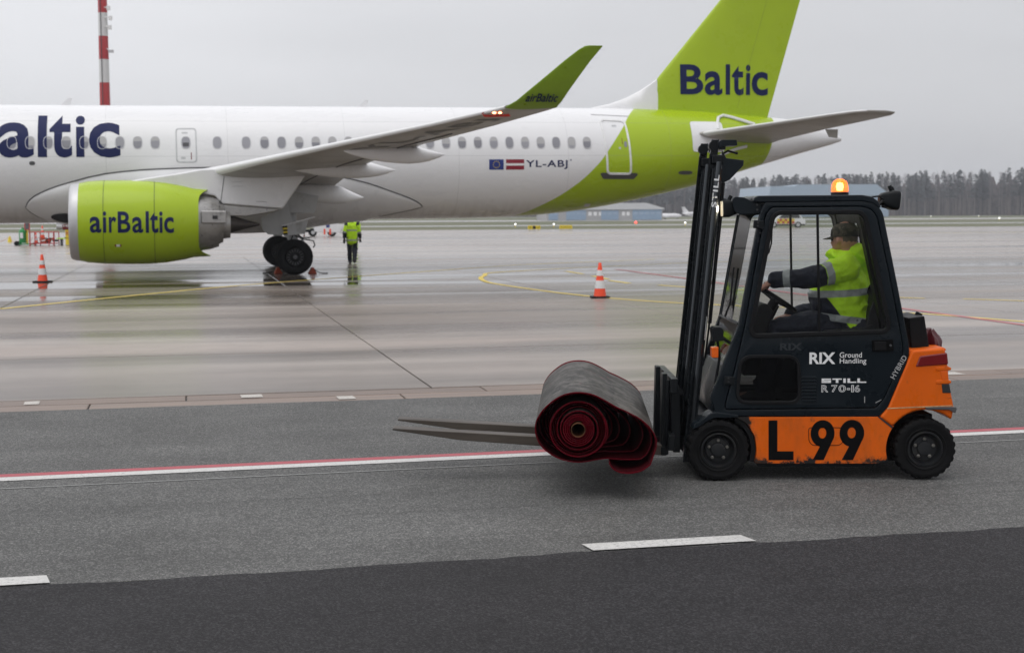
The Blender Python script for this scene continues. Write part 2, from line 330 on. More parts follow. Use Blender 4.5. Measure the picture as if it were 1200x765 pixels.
def ground_mats():
    # wet concrete
    t = NT('wet_concrete'); v, raw = field_pos(t)
    big = t.noise(t.mapping(v, (.05, .22, 1)), 1.0, 5, .6)
    streak = t.noise(t.mapping(v, (.035, .42, 1)), 1.0, 4, .55)
    fine = t.noise(v, 40, 4, .7); mid = t.noise(v, 2.2, 6, .6)
    oi = t.new('ShaderNodeObjectInfo')
    tone = t.math('MULTIPLY', t.rng(mid, .3, .7, .93, 1.07), t.rng(fine, .3, .7, .93, 1.07))
    tone = t.math('MULTIPLY', tone, t.rng(oi.outputs['Random'], 0, 1, .95, 1.05))
    col = t.mix(t.rng(big, .35, .65), (.31, .255, .222), (.345, .305, .272))
    soak = t.rng(streak, .42, .62)
    col = t.mix(soak, col, (.135, .112, .097))
    trk = t.math('MULTIPLY', t.rng(t.noise(t.mapping(v, (.3, 4, 1), (0, 0, .06)), 1.0, 4), .58, .72), t.rng(t.noise(v, .12, 2), .45, .6))
    col = t.mix(t.math('MULTIPLY', trk, .45), col, (.09, .085, .085))
    sep = t.new('ShaderNodeSeparateXYZ'); t.link(raw, sep.inputs[0])
    pool = t.math('MULTIPLY', t.math('MULTIPLY', t.rng(sep.outputs[1], 29, 33), t.rng(sep.outputs[1], 52, 44)), t.rng(t.noise(t.mapping(v, (.03, .30, 1), (0, 0, 0), (3.7, 1.3, 0)), 1.0, 4, .55), .44, .56))   # standing water under the wing
    damp = t.math('MULTIPLY', t.math('MULTIPLY', t.rng(sep.outputs[1], 21, 27), t.rng(sep.outputs[1], 62, 48)), t.rng(t.noise(t.mapping(v, (.05, .18, 1), (0, 0, 0), (1.1, 7.3, 0)), 1.0, 5, .6), .36, .56))
    col = t.mix(t.math('MULTIPLY', damp, .75), col, (.120, .093, .072))
    col = t.mix(t.math('MULTIPLY', pool, .7), col, (.055, .046, .034))  # wet tone, darkened further to carry the mirrored dark underside
    t.link(t.mul(col, tone), t.p.inputs['Base Color'])
    far = t.rng(sep.outputs[1], 15, 42)                     # the stand is wetter than its edge by the drain
    wet = t.math('ADD', t.math('MULTIPLY', t.rng(big, .3, .7), .5), t.math('MULTIPLY', t.rng(streak, .3, .65), .5))
    wet = t.math('MAXIMUM', t.math('MULTIPLY', wet, t.rng(far, 0, 1, .5, .9)), t.math('MULTIPLY', pool, .95))
    t.link(t.rng(wet, .1, .90, .42, .03), t.p.inputs['Roughness'])
    t.p.inputs['Specular IOR Level'].default_value = .40
    t.bump(t.math('ADD', t.math('MULTIPLY', fine, .25), mid), .06, .006)
    # asphalt
    def asphalt(name, a, b, rough, sp):
        t = NT(name); v, raw = field_pos(t)
        vo = t.new('ShaderNodeTexVoronoi'); vo.inputs['Scale'].default_value = 125; t.link(v, vo.inputs['Vector'])
        cs = t.new('ShaderNodeSeparateColor'); t.link(vo.outputs['Color'], cs.inputs[0])
        chip = t.rng(cs.outputs[0], .55, 1.0)
        n2 = t.noise(v, 1.1, 6, .6); n3 = t.noise(t.mapping(v, (.12, 2.2, 1)), 1.0, 5)
        col = t.mix(chip, a, b)
        n4 = t.noise(v, .35, 5, .6); n5 = t.noise(t.mapping(v, (.10, 5.5, 1)), 1.0, 3); n6 = t.noise(v, 14, 3, .7)
        col = t.mul(col, t.math('MULTIPLY', t.math('MULTIPLY', t.rng(n2, .3, .7, .88, 1.12), t.rng(n3, .3, .7, .86, 1.14)), t.math('MULTIPLY', t.rng(n4, .3, .7, .85, 1.15), t.rng(n6, .3, .7, .9, 1.1))))
        col = t.mix(t.math('MULTIPLY', t.rng(n5, .60, .74), .35), col, (.016, .016, .016))
        t.link(col, t.p.inputs['Base Color'])
        t.link(t.rng(n3, .3, .7, rough-.07, rough+.06), t.p.inputs['Roughness']); t.p.inputs['Specular IOR Level'].default_value = sp
        t.bump(t.math('ADD', vo.outputs['Distance'], t.noise(v, 160, 2)), .5, .006)
        return t.m
    a = asphalt('grey_asphalt', (.085, .085, .083), (.225, .222, .214), .70, .16)
    b = asphalt('dark_asphalt', (.022, .021, .0225), (.060, .058, .061), .72, .14)
    def paint(name, col, wear, keep=.9):
        t = NT(name); v, raw = field_pos(t)
        nn = t.noise(v, 60, 5, .7); n2 = t.noise(v, 5, 5, .6)
        f = t.math('MULTIPLY', t.rng(nn, .52, .68), t.rng(n2, .3, .6, .25, 1.0))
        t.link(t.mix(f, t.mul(col, t.rng(n2, .3, .7, .9, 1.06)), wear), t.p.inputs['Base Color']); t.p.inputs['Roughness'].default_value = .5
        t.bump(nn, .25, .004); return t.m
    g = NT('grass'); v, raw = field_pos(g)
    n1 = g.noise(g.mapping(v, (.02, .12, 1)), 1.0, 6); n2 = g.noise(v, 1.2, 5)
    c = g.mix(g.rng(n1, .35, .65), (.085, .105, .045), (.15, .14, .085)); g.link(g.mul(c, g.rng(n2, .3, .7, .8, 1.2)), g.p.inputs['Base Color']); g.p.inputs['Roughness'].default_value = .9
    g.bump(n2, .6, .08)
    ku = NT('kerb_concrete'); v, raw = field_pos(ku)
    oi = ku.new('ShaderNodeObjectInfo'); n1 = ku.noise(ku.mapping(v, (.6, 4, 1)), 1.5, 6); n2 = ku.noise(v, 50, 4)
    c = ku.mix(ku.rng(n1, .35, .65), (.23, .165, .13), (.165, .128, .108))
    ku.link(ku.mul(c, ku.math('MULTIPLY', ku.rng(n2, .3, .7, .88, 1.1), ku.rng(oi.outputs['Random'], 0, 1, .88, 1.1))), ku.p.inputs['Base Color']); ku.p.inputs['Roughness'].default_value = .5; ku.bump(n2, .3, .004)
    return t.m, a, b, paint, g.m, ku.m
M_conc, M_asph, M_dasph, paint, M_grass, M_kerb = ground_mats()
P_white = paint('road_white', (.58, .57, .55), (.16, .16, .155)); P_red = paint('road_red', (.40, .045, .065), (.13, .10, .10))
P_yel = paint('road_yellow', (.80, .60, .10), (.24, .22, .19)); P_pink = paint('faded_red', (.50, .11, .13), (.26, .22, .21))
M_joint = mat('joint_bed', (.05, .045, .042), .7, var=.2)

# ------------------------------------------------------------------ the setting: ground
def sheet(mb, u0, u1, v0, v1, z):
    return mb.add([uv(u0, v0, z), uv(u1, v0, z), uv(u1, v1, z), uv(u0, v1, z)], [(0, 1, 2, 3)])
def ribbon(mb, pts, wd, z):              # painted line along (u, v) points
    pts = [Vector(p) for p in pts]; L = []; R = []
    for i, p in enumerate(pts):
        t = (pts[min(i+1, len(pts)-1)]-pts[max(i-1, 0)]).normalized(); nn = Vector((-t.y, t.x))*wd/2
        L.append(uv(*(p+nn), z)); R.append(uv(*(p-nn), z))
    n = len(pts); mb.add(L+R, [(i, i+1, n+i+1, n+i) for i in range(n-1)][::1]); return mb
def smooth_path(pts, k=8):
    out = []; P = [Vector(p) for p in pts]
    for i in range(len(P)-1):
        p0, p1, p2, p3 = P[max(i-1, 0)], P[i], P[i+1], P[min(i+2, len(P)-1)]
        for j in range(k):
            t = j/k; out.append(.5*((2*p1)+(p2-p0)*t+(2*p0-5*p1+4*p2-p3)*t*t+(3*p1-p0-3*p2+p3)*t**3))
    return out+[P[-1]]
S = lambda o: tag(o, kind='structure')
mb = MB(); sheet(mb, -3200, 3200, -1500, 3200, -.05); S(mb.build('ground', M_grass, smooth=0))
mb = MB(); sheet(mb, -300, 300, 7.16, 13.72, 0); ROAD = S(mb.build('road', M_asph, smooth=0))
mb = MB(); n_ = 1050
top = [uv(-60+i*.12, 7.165+random.uniform(-.014, .014)+.012*sin(i*.21)+.01*sin(i*.83), .004) for i in range(n_)]
mb.add(top+[uv(-60+i*.12, -120, .004) for i in range(n_)], [(i, n_+i, n_+i+1, i+1) for i in range(n_-1)])
sheet(mb, -300, -60, -120, 7.165, .004); sheet(mb, 65.88, 300, -120, 7.165, .004)
S(mb.build('new_asphalt', M_dasph, smooth=0))
# drain gutter of two rows of concrete kerb slabs
mb = MB(); sheet(mb, -300, 300, 13.72, 14.52, -.02); GUT = S(mb.build('drain_gutter', M_joint, smooth=0))
def slab_mesh(name, L, W, H, m, ch=.006):
    q = MB(); x, y = L/2, W/2
    q.add([(-x, -y, -H), (x, -y, -H), (x, y, -H), (-x, y, -H), (-x, -y, -ch), (x, -y, -ch), (x, y, -ch), (-x, y, -ch), (-x+ch, -y+ch, 0), (x-ch, -y+ch, 0), (x-ch, y-ch, 0), (-x+ch, y-ch, 0)],
          [(0,1,5,4), (1,2,6,5), (2,3,7,6), (3,0,4,7), (4,5,9,8), (5,6,10,9), (6,7,11,10), (7,4,8,11), (8,9,10,11)])
    o = q.build(name, m, smooth=0); me = o.data; bpy.data.objects.remove(o); return me
ka = slab_mesh('kerb_slab', 2.985, .375, .03, M_kerb); kb = slab_mesh('kerb_slab', 2.985, .36, .03, M_kerb)
for row, (me, vc) in enumerate(((ka, 13.915), (kb, 14.315))):
    for i in range(-6, 12):
        o = linked('kerb_slab', me, GUT); o.location = uv(i*3+.6+row*.9, vc, -random.uniform(0, .004)); o.rotation_euler = (0, 0, TH)
mb = MB()
for a, b in ((-300, -19.5), (35.5, 300)): sheet(mb, a, b, 13.74, 14.10, -.004); sheet(mb, a, b, 14.14, 14.5, -.004)
mb.build('kerb_run', M_kerb, GUT, smooth=0)
for a, b, vv in ((-1.52, -1.38, 14.3), (.53, .74, 14.29), (1.45, 1.62, 13.93), (8.1, 8.45, 14.3)):
    mb = MB(); ribbon(mb, [(a, vv), (b, vv+.005)], .24, .004); S(mb.build('kerb_mark', paint('kerb_white', (.50, .47, .43), (.2, .16, .14)), smooth=0))
# apron: concrete slabs one by one near the camera, one sheet beyond
U0, V0, SU, SV, NU, NV = -27.5, 14.55, 6.0, 4.22, 13, 11
U1, V1 = U0+SU*NU, V0+SV*NV
mb = MB(); sheet(mb, U0, U1, V0-.03, V1, -.025); APU = mb
AP_far = MB(); sheet(AP_far, -300, U0, V0-.03, 158, 0); sheet(AP_far, U1, 400, V0-.03, 158, 0); sheet(AP_far, U0, U1, V1, 158, 0)
APRON = S(AP_far.build('apron', M_conc, smooth=0)); mb.build('joint_bed', M_joint, APRON, smooth=0)
sm = slab_mesh('concrete_slab', SU-.022, SV-.022, .03, M_conc, .008)
for i in range(NU):
    for j in range(NV):
        o = linked('concrete_slab', sm, APRON); o.location = uv(U0+SU*(i+.5), V0+SV*(j+.5), random.uniform(-.0015, .0)); o.rotation_euler = (random.uniform(-.0004, .0004), random.uniform(-.0004, .0004), TH)
mb = MB(); sheet(mb, -600, 900, 205, 222, -.035); S(mb.build('taxiway', mat('old_concrete', (.33, .32, .31), .3, var=.08, scale=.05), smooth=0))
mb = MB(); sheet(mb, -900, 1400, 330, 385, -.034); S(mb.build('runway', mat('pale_runway', (.40, .38, .37), .3, var=.06, scale=.05), smooth=0))
# painted markings
mb = MB(); ribbon(mb, [(-60, 9.35), (-1.3, 10.17), (2.4, 10.245), (6.5, 10.335), (60, 11.4)], .145, .004); S(mb.build('white_line', P_white, smooth=0))
mb = MB(); ribbon(mb, [(-60, 9.475), (-1.3, 10.305), (2.4, 10.382), (6.5, 10.478), (60, 11.55)], .115, .004); S(mb.build('red_line', P_red, smooth=0))
mb = MB(); ribbon(mb, [(-60, 9.0), (-1.3, 9.81), (2.4, 9.885), (6.5, 9.96), (60, 11.0)], .018, .004); S(mb.build('faint_line', paint('worn_white', (.30, .30, .29), (.14, .14, .14)), smooth=0))
for a in range(-3, 6):
    u0 = 2.08+3.70*a; mb = MB()
    mb.add([uv(u0+.02, 7.19, .009), uv(u0+.95, 7.19, .009), uv(u0+.92, 7.345, .009), uv(u0, 7.345, .009)], [(0, 1, 2, 3)]); S(mb.build('lane_dash', P_white, smooth=0))
mb = MB(); ribbon(mb, smooth_path([(-3.48, 29.06), (-1.22, 32.86), (1.83, 37.55), (7.48, 44.31), (12, 49.2), (18, 53)]), .14, .004); S(mb.build('stand_line', P_yel, smooth=0))
mb = MB(); ribbon(mb, smooth_path([(26, 51.6), (17.95, 48.83), (10.04, 43.44), (8.55, 40.6), (7.9, 37.6), (7.9, 34.9), (8.55, 30.1), (9.75, 26.9), (12.4, 23.6), (13.43, 20.79), (14.2, 17.5)]), .14, .005); S(mb.build('taxi_curve', P_yel, smooth=0))
for a, b in (((11.64, 42.9), (11.63, 40.9)), ((11.5, 39.4), (11.35, 37.4)), ((11.15, 36.7), (11.2, 35.0)), ((11.6, 33.9), (12.0, 32.6)), ((12.5, 31.8), (13.1, 30.6)), ((14.3, 27.9), (15.1, 27.0)), ((15.75, 26.6), (16.7, 25.5))):
    mb = MB(); ribbon(mb, [a, b], .14, .005); S(mb.build('yellow_dash', P_yel, smooth=0))
mb = MB(); ribbon(mb, [(13.6, 44), (13.45, 35.2), (13.1, 24), (13.02, 20.1), (13.0, 15.2)], .12, .006); S(mb.build('apron_red_line', P_pink, smooth=0))
for uu, vv, ln in ((60, 112, 26), (86, 118, 16), (30, 126, 14)):
    mb = MB(); ribbon(mb, [(uu, vv), (uu+ln, vv+1.5)], .5, .005); S(mb.build('far_yellow_line', P_yel, smooth=0))

# ------------------------------------------------------------------ the airliner (local: x aft, -y towards the camera, z up; origin at the main gear)
AIR = thing('airliner', (-7.36, 46.414, 0), 'large white and lime-green twin-engine airliner parked side-on across the apron', 'airliner', TH)
AIR.rotation_euler = (0, -.0072, TH)
FUS = [(-19.2, 3.02, 2.9, 2.96, .05), (-18.95, 3.35, 2.6, 2.96, .42), (-18.2, 3.85, 2.2, 3.0, .95), (-17.2, 4.5, 1.85, 3.15, 1.35), (-16, 5.0, 1.68, 3.35, 1.6), (-14.5, 5.24, 1.62, 3.45, 1.74), (-13, 5.28, 1.62, 3.45, 1.75), (6, 5.28, 1.62, 3.45, 1.75), (8, 5.28, 1.67, 3.45, 1.75), (9.4, 5.28, 1.78, 3.45, 1.75), (10.6, 5.28, 1.94, 3.47, 1.68), (13.6, 5.22, 2.53, 3.75, 1.3), (16.5, 5.03, 3.33, 4.12, .8), (18, 4.86, 3.74, 4.26, .52), (19.2, 4.52, 4.05, 4.26, .27), (19.55, 4.33, 4.16, 4.245, .1)]
def pchip(xs, ys):
    n = len(xs); h = [xs[i+1]-xs[i] for i in range(n-1)]; d = [(ys[i+1]-ys[i])/h[i] for i in range(n-1)]; m = [d[0]]+[0]*(n-2)+[d[-1]]
    for i in range(1, n-1):
        if d[i-1]*d[i] > 0: w1 = 2*h[i]+h[i-1]; w2 = h[i]+2*h[i-1]; m[i] = (w1+w2)/(w1/d[i-1]+w2/d[i])
    def f(x):
        x = min(max(x, xs[0]), xs[-1]); i = 0
        while i < n-2 and x > xs[i+1]: i += 1
        t = (x-xs[i])/h[i]
        return (2*t**3-3*t*t+1)*ys[i]+(t**3-2*t*t+t)*h[i]*m[i]+(-2*t**3+3*t*t)*ys[i+1]+(t**3-t*t)*h[i]*m[i+1]
    return f
_x = [r[0] for r in FUS]; f_top, f_bot, f_zw, f_hw = [pchip(_x, [r[k] for r in FUS]) for k in (1, 2, 3, 4)]
def fus_at(x, a):                        # a: angle, 0 = near side (-y), 90 = top
    zw = f_zw(x); s_ = sin(a)
    return Vector((x, -f_hw(x)*cos(a), zw+s_*((f_top(x)-zw) if s_ > 0 else (zw-f_bot(x)))))
def fus_side(x, z, off=.004, side=-1):
    zw = f_zw(x); hv = (f_top(x)-zw) if z > zw else (zw-f_bot(x)); s_ = max(-.999, min(.999, (z-zw)/hv)); c_ = sqrt(1-s_*s_); hw = f_hw(x)
    n = Vector((0, side*c_/hw, s_/hv)).normalized()
    return Vector((x, side*hw*c_, z))+n*off
def livery():
    t = NT('airliner_livery'); tc = t.new('ShaderNodeTexCoord'); s = t.new('ShaderNodeSeparateXYZ'); t.link(tc.outputs['Object'], s.inputs[0]); X, Z = s.outputs[0], s.outputs[2]
    pts = [(1.5, 7.0), (1.66, 7.55), (2.03, 8.38), (2.55, 9.23), (3.32, 10.1), (3.76, 10.46), (4.47, 11.02), (5.12, 11.6), (5.3, 11.95)]
    zn = t.rng(Z, 1.5, 5.3); fr = t.curve(zn, [((z-1.5)/3.8, (x-7)/6) for z, x in pts])
    bx = t.math('MULTIPLY_ADD', fr, 6.0, 7.0)
    g1 = t.rng(t.math('SUBTRACT', X, bx), -.008, .008)
    b2 = t.math('MULTIPLY_ADD', t.math('SUBTRACT', Z, 3.33), .25, 16.45)
    g2 = t.rng(t.math('SUBTRACT', b2, X), -.008, .008)
    g = t.math('MULTIPLY', g1, g2)
    ns = t.noise(t.mapping(tc.outputs['Object'], (.35, 1, 1)), 1.2, 6)
    c = t.mix(g, (.80, .80, .81), GREEN)
    # faint lap joints and frame lines, streaky grey-brown tint growing towards the belly
    lz = t.math('LESS_THAN', t.math('ABSOLUTE', t.math('SUBTRACT', Z, 3.62)), .006)
    lz2 = t.math('LESS_THAN', t.math('ABSOLUTE', t.math('SUBTRACT', Z, 4.72)), .005)
    fx = t.math('LESS_THAN', t.math('ABSOLUTE', t.math('SUBTRACT', t.math('FRACT', t.math('DIVIDE', X, 3.64)), .5)), .0014)
    ln = t.math('MAXIMUM', t.math('MAXIMUM', lz, lz2), fx)
    c = t.mix(t.math('MULTIPLY', ln, .42), c, (.25, .25, .25))
    belly_streak = t.noise(t.mapping(tc.outputs['Object'], (6, 1, .5)), 1.0, 5)
    gr = t.math('MULTIPLY', t.rng(Z, 2.3, 1.6), t.rng(belly_streak, .3, .7, .15, .6))
    c = t.mix(gr, c, (.33, .31, .28))
    t.link(t.mul(c, t.rng(ns, .3, .7, .975, 1.02)), t.p.inputs['Base Color'])
    t.link(t.rng(ns, .3, .7, .24, .32), t.p.inputs['Roughness']); t.p.inputs['Coat Weight'].default_value = .12; t.p.inputs['Coat Roughness'].default_value = .1; t.p.inputs['Specular IOR Level'].default_value = .4
    return t.m
M_liv = livery()
xs = [-19.2, -19.1, -18.95, -18.75, -18.5, -18.2, -17.8, -17.4, -17, -16.5, -16, -15.5, -15, -14.5, -14, -13]+[-12+2*i for i in range(10)]+[7+.35*i for i in range(34)]+[18.8, 19.0, 19.2, 19.4, 19.5, 19.55]
mb = MB(); mb.loft([[fus_at(x, 2*pi*k/96) for k in range(96)] for x in xs]); FUSO = mb.build('fuselage', M_liv, AIR, smooth=60)
# cabin windows (one surround and one pane each)
def oval(x, z, a, b, n=28, p=2.6): return [(x+a*abs(cos(t))**(2/p)*(1 if cos(t) >= 0 else -1), z+b*abs(sin(t))**(2/p)*(1 if sin(t) >= 0 else -1)) for t in [2*pi*k/n for k in range(n)]]
def ring_on(name, outer, inner, fn, m, parent, h0, h1):
    n = len(outer); q = MB()
    for lp, h in ((outer, h0), (shrink(outer, .012), h1), (shrink(inner, -.008), h1), (inner, h0)):
        q.v += [fn(p[0], p[1], h) for p in lp]
    for r in range(3):
        for i in range(n): q._f((r*n+i, r*n+(i+1) % n, (r+1)*n+(i+1) % n, (r+1)*n+i))
    return q.build(name, m, parent, smooth=50)
W_out, W_in = oval(0, 4.04, .150, .205), oval(0, 4.04, .122, .175)
wf0 = wp0 = None
wx = [-3.997-.5215*k for k in range(20)][::-1]+[-2.133, -1.253, -.69, -.165, .38, .9, 1.42, 1.93]+[2.45+.522*k for k in range(4)]+[4.533+.5215*k for k in range(11)]
for side in (-1, 1):
    wf = ring_on('cabin_window', W_out, W_in, lambda x, z, h: fus_side(x, z, h, side), M_pframe, AIR, .0, .010)
    bm = slice_bm(poly_bm(W_in), .05); wp = print_on('pane', bm, lambda x, z: fus_side(x, z, .003, side), M_glassy, wf)
    for k, x in enumerate(wx):
        a, b = (wf, wp) if k == 0 else (linked('cabin_window', wf.data, AIR), linked('pane', wp.data))
        if k: b.parent = a
        a.location = (x, 0, 0)
def rrect(x0, x1, z0, z1, r, n=6): return rounded([(x0, z0), (x1, z0), (x1, z1), (x0, z1)], r, n)
def fs(h): return lambda x, z: fus_side(x, z, h)
# doors
dens = lambda poly, k=5: [tuple(Vector(poly[i]).lerp(Vector(poly[(i+1) % len(poly)]), j/k)) for i in range(len(poly)) for j in range(k)]
M_dgrey = mat('door_outline_grey', (.52, .53, .54), .4)
d = dens(rrect(-3.39, -2.75, 3.42, 4.50, .12)); ex_ = ring_on('overwing_exit', d, shrink(d, .045), lambda x, z, h: fus_side(x, z, h), M_dgrey, AIR, .002, .008)
ex_['label'] = 'overwing emergency exit outlined in grey'
wf = ring_on('exit_window', oval(-3.08, 4.04, .15, .205), oval(-3.08, 4.04, .122, .175), lambda x, z, h: fus_side(x, z, h), M_pframe, AIR, 0, .010)
print_on('pane', slice_bm(poly_bm(oval(-3.08, 4.04, .122, .175)), .05), fs(.003), M_glassy, wf)
print_on('blind', poly_bm(rrect(-3.17, -2.99, 3.92, 4.04, .02, 2)), fs(.0045), M_seam, wf)
print_on('handle_mark', poly_bm(rrect(-2.94, -2.915, 3.52, 3.74, .005, 1)), fs(.004), M_redl, ex_)
print_on('notice', poly_bm(rrect(-3.2, -3.02, 4.32, 4.37, .01, 1)), fs(.004), M_dgrey, ex_)
print_on('notice', poly_bm(rrect(-3.24, -3.1, 3.53, 3.6, .01, 1)), fs(.004), M_dgrey, ex_)
dl = dens(rounded([(10.42, 2.99), (11.33, 2.98), (11.22, 4.82), (10.30, 4.86)], [.16, .16, .2, .2], 6), 6)
M_dwh = mat('door_outline_white', (.80, .80, .80), .35)
door = ring_on('rear_door', dl, shrink(dl, .075), lambda x, z, h: fus_side(x, z, h), M_dwh, AIR, .004, .03)
print_on('door_sill', slice_bm(slice_bm(poly_bm([(10.20, 3.02), (10.32, 2.86), (11.42, 2.85), (11.56, 3.0), (11.5, 3.05), (10.25, 3.06)]), .05), .1, 0), fs(.014), M_rim, door)
print_on('door_window', slice_bm(poly_bm(oval(11.10, 3.99, .055, .10, 14)), .05), fs(.008), M_glassy, door)
print_on('handle_mark', poly_bm(rrect(10.98, 11.0, 4.0, 4.2, .004, 1)), fs(.005), M_redl, door)
print_on('vent_plate', poly_bm(rrect(10.85, 10.93, 3.83, 3.9, .02, 2)), fs(.006), M_alu, door)
print_on('notice', poly_bm(rrect(10.70, 10.86, 4.58, 4.64, .01, 1)), fs(.006), M_dgrey, door)
q = MB(); q.tube([fus_side(10.1+.1*k, 5.0-.004*k, .012) for k in range(14)], .014, 6); q.build('rain_gutter', M_fairw, AIR)
print_on('outflow_vent', slice_bm(poly_bm(oval(13.35, 3.06, .28, .065, 20)), .04), fs(.006), M_seam, AIR)
print_on('fill_port', poly_bm(oval(-7.6, 3.42, .085, .06, 14)), fs(.006), M_seam, AIR)
for x, z in ((9.9, 1.95), (12.9, 3.9), (14.9, 3.85), (14.4, 3.2)): print_on('service_panel', poly_bm(rrect(x, x+.22, z, z+.1, .03, 2)), fs(.004), M_dgrey if x < 12 else MATS['lime_paint'], AIR)
for x in (-15.2, -12.6, 2.4, -6.9):      # blade aerials along the crown
    q = MB(); q.prism([(x, 5.26), (x+.32, 5.26), (x+.40, 5.50), (x+.28, 5.50)], -.015, .015); q.build('blade_aerial', M_white, AIR)
# lettering on the side, the registration and the flags
def letters(boxes, off, fn, m, parent, st=.06, sx=0):
    for ch, x0, x1, z0, z1 in boxes:
        bm = slice_bm(fit(glyphs(ch, off), x0, x1, z0, z1), st)
        if sx: bm = slice_bm(bm, sx, 0)
        print_on('lettering', bm, fn, m, parent)
xa_ = lambda p: -8.49+(p-1)*.02454
letters([('a', -14.1, -13.05, 3.585, 4.66), ('i', -12.86, -12.58, 3.6, 4.88), ('r', -12.36, -11.62, 3.6, 4.66), ('B', -11.5, -10.30, 3.6, 4.88)]+[(c_, xa_(a), xa_(b), z0, z1) for c_, a, b, z0, z1 in (('a', -1.5, 39.5, 3.585, 4.66), ('l', 44.2, 55, 3.60, 4.88), ('t', 58, 84.5, 3.585, 4.88), ('i', 88.8, 99.8, 3.60, 4.88), ('c', 104.5, 142, 3.585, 4.66))], .024, fs(.0065), M_navy, AIR)
bm = fit(glyphs("YL-ABJ", .016, 1.12), 7.66, 9.06, 3.18, 3.47); print_on('lettering', slice_bm(bm, .06), fs(.005), M_navy, AIR)
print_on('registration_dot', poly_bm(oval(9.17, 3.47, .025, .025, 10)), fs(.005), M_navy, AIR)
eu = print_on('flag', slice_bm(poly_bm(rrect(6.44, 6.92, 3.17, 3.50, .004, 1)), .05), fs(.005), mat('flag_blue', (.012, .03, .20), .4), AIR)
stars = []
for k in range(12):
    cx, cz = 6.68+.105*cos(k*pi/6), 3.335+.105*sin(k*pi/6)
    stars.append([(cx+(.022 if j % 2 == 0 else .009)*sin(j*pi/5), cz+(.022 if j % 2 == 0 else .009)*cos(j*pi/5)) for j in range(10)])
print_on('flag_stars', poly_bm(*stars), fs(.0075), M_yel, eu)
lv = print_on('flag', slice_bm(poly_bm(rrect(7.0, 7.6, 3.17, 3.50, .004, 1)), .05), fs(.005), mat('flag_maroon', (.26, .012, .03), .4), AIR)
print_on('flag_band', slice_bm(poly_bm(rrect(7.0, 7.6, 3.30, 3.37, .003, 1)), .03), fs(.0075), M_print, lv)
# wing-to-body fairing
z_hi = pchip([-7.88, -7.8, -7.5, -6.5, -5.35, -4, -2.3, 0, 1, 2.18, 3.3, 4.0, 4.26, 4.34], [2.12, 2.28, 2.5, 2.86, 3.12, 3.23, 3.27, 3.2, 3.07, 2.86, 2.5, 2.24, 2.10, 2.03])
z_lo = pchip([-7.88, -7.8, -7.6, -7.2, -6.6, -6.4, 2.2, 2.8, 3.4, 4.2, 4.34], [2.1, 2.0, 1.85, 1.70, 1.63, 1.0, 1.0, 1.67, 1.80, 1.97, 2.02])
def ang(x, z):
    zw = f_zw(x); hv = (f_top(x)-zw) if z > zw else (zw-f_bot(x)); return math.asin(max(-1, min(1, (z-zw)/hv)))
rise = pchip([-7.88, -7.3, -6, -4, -1.5, -.3, .8, 1.8, 2.6, 3.6, 4.34], [.015, .10, .22, .34, .40, .37, .24, .11, .06, .04, .012])
def fairing(side):
    rings = []
    fx = [-7.88, -7.82, -7.74, -7.6, -7.4, -7.2, -7, -6.8, -6.6, -6.4, -6, -5.5]+[-5+.5*k for k in range(16)]+[2.8, 3.0, 3.2, 3.4, 3.6, 3.8, 4.0, 4.15, 4.26, 4.34]
    for x in fx:
        zl = z_lo(x); a1 = ang(x, z_hi(x)); a0 = -pi/2 if zl <= f_bot(x)+.005 else ang(x, zl); ring = []
        for k in range(25):
            t = k/24; a = a0+(a1-a0)*t; p = fus_at(x, a); n = Vector((0, -cos(a), sin(a)))
            edge = (1-t**5) if a0 <= -pi/2+.01 else (1-(2*t-1)**6)
            h = .012+rise(x)*edge; p = p+n*h*(1.0 if a > -1.0 else 1.0); p.y *= -side; ring.append(p)
        rings.append(ring)
    return rings
mb = MB(); mb.loft(fairing(-1), False, False, False); mb.loft(fairing(1), False, False, False); FAIR = mb.build('belly_fairing', M_fairw, AIR, smooth=60)
for sd in (-1,):
    r = fairing(sd); path = [q[-1]+Vector((0, 0, .0)) for q in r]; q = MB(); q.tube(path, .022, 5)
    q.tube([g[0] for g in r[:10]], .02, 5); q.tube([g[0] for g in r[-9:]], .02, 5); q.build('fairing_seal', M_seam, AIR)
def fair_pt(x, z, off=.02):
    p = fus_side(x, z, .012+rise(x)*(1-max(0, (z-1.7)/1.6)**5)+off); return p
print_on('air_inlet', slice_bm(poly_bm(oval(-6.70, 1.92, .48, .13, 24, 2)), .04), lambda x, z: fus_side(x, z, .03+rise(x)), M_dark, FAIR)
q = MB(); q.loft([[Vector((-7.02+s*.5, -1.05+.16*cos(t), 1.52-.03*s+(.10-.02*s)*sin(t))) for t in [2*pi*k/12 for k in range(12)]] for s in (0, .15, .5, .9, 1)]); SCO = q.build('drain_scoop', M_fairw, AIR)
q = MB(); q.bx(-6.84, -6.52, -1.30, -0.85, 1.41, 1.58); cov = q.build('scoop_cover', M_redl, AIR, bevel=.03)
print_on('lettering', fit(glyphs('HIT', .02), -6.81, -6.55, 1.50, 1.57), lambda x, z: Vector((x, -1.303, z)), M_print, cov)
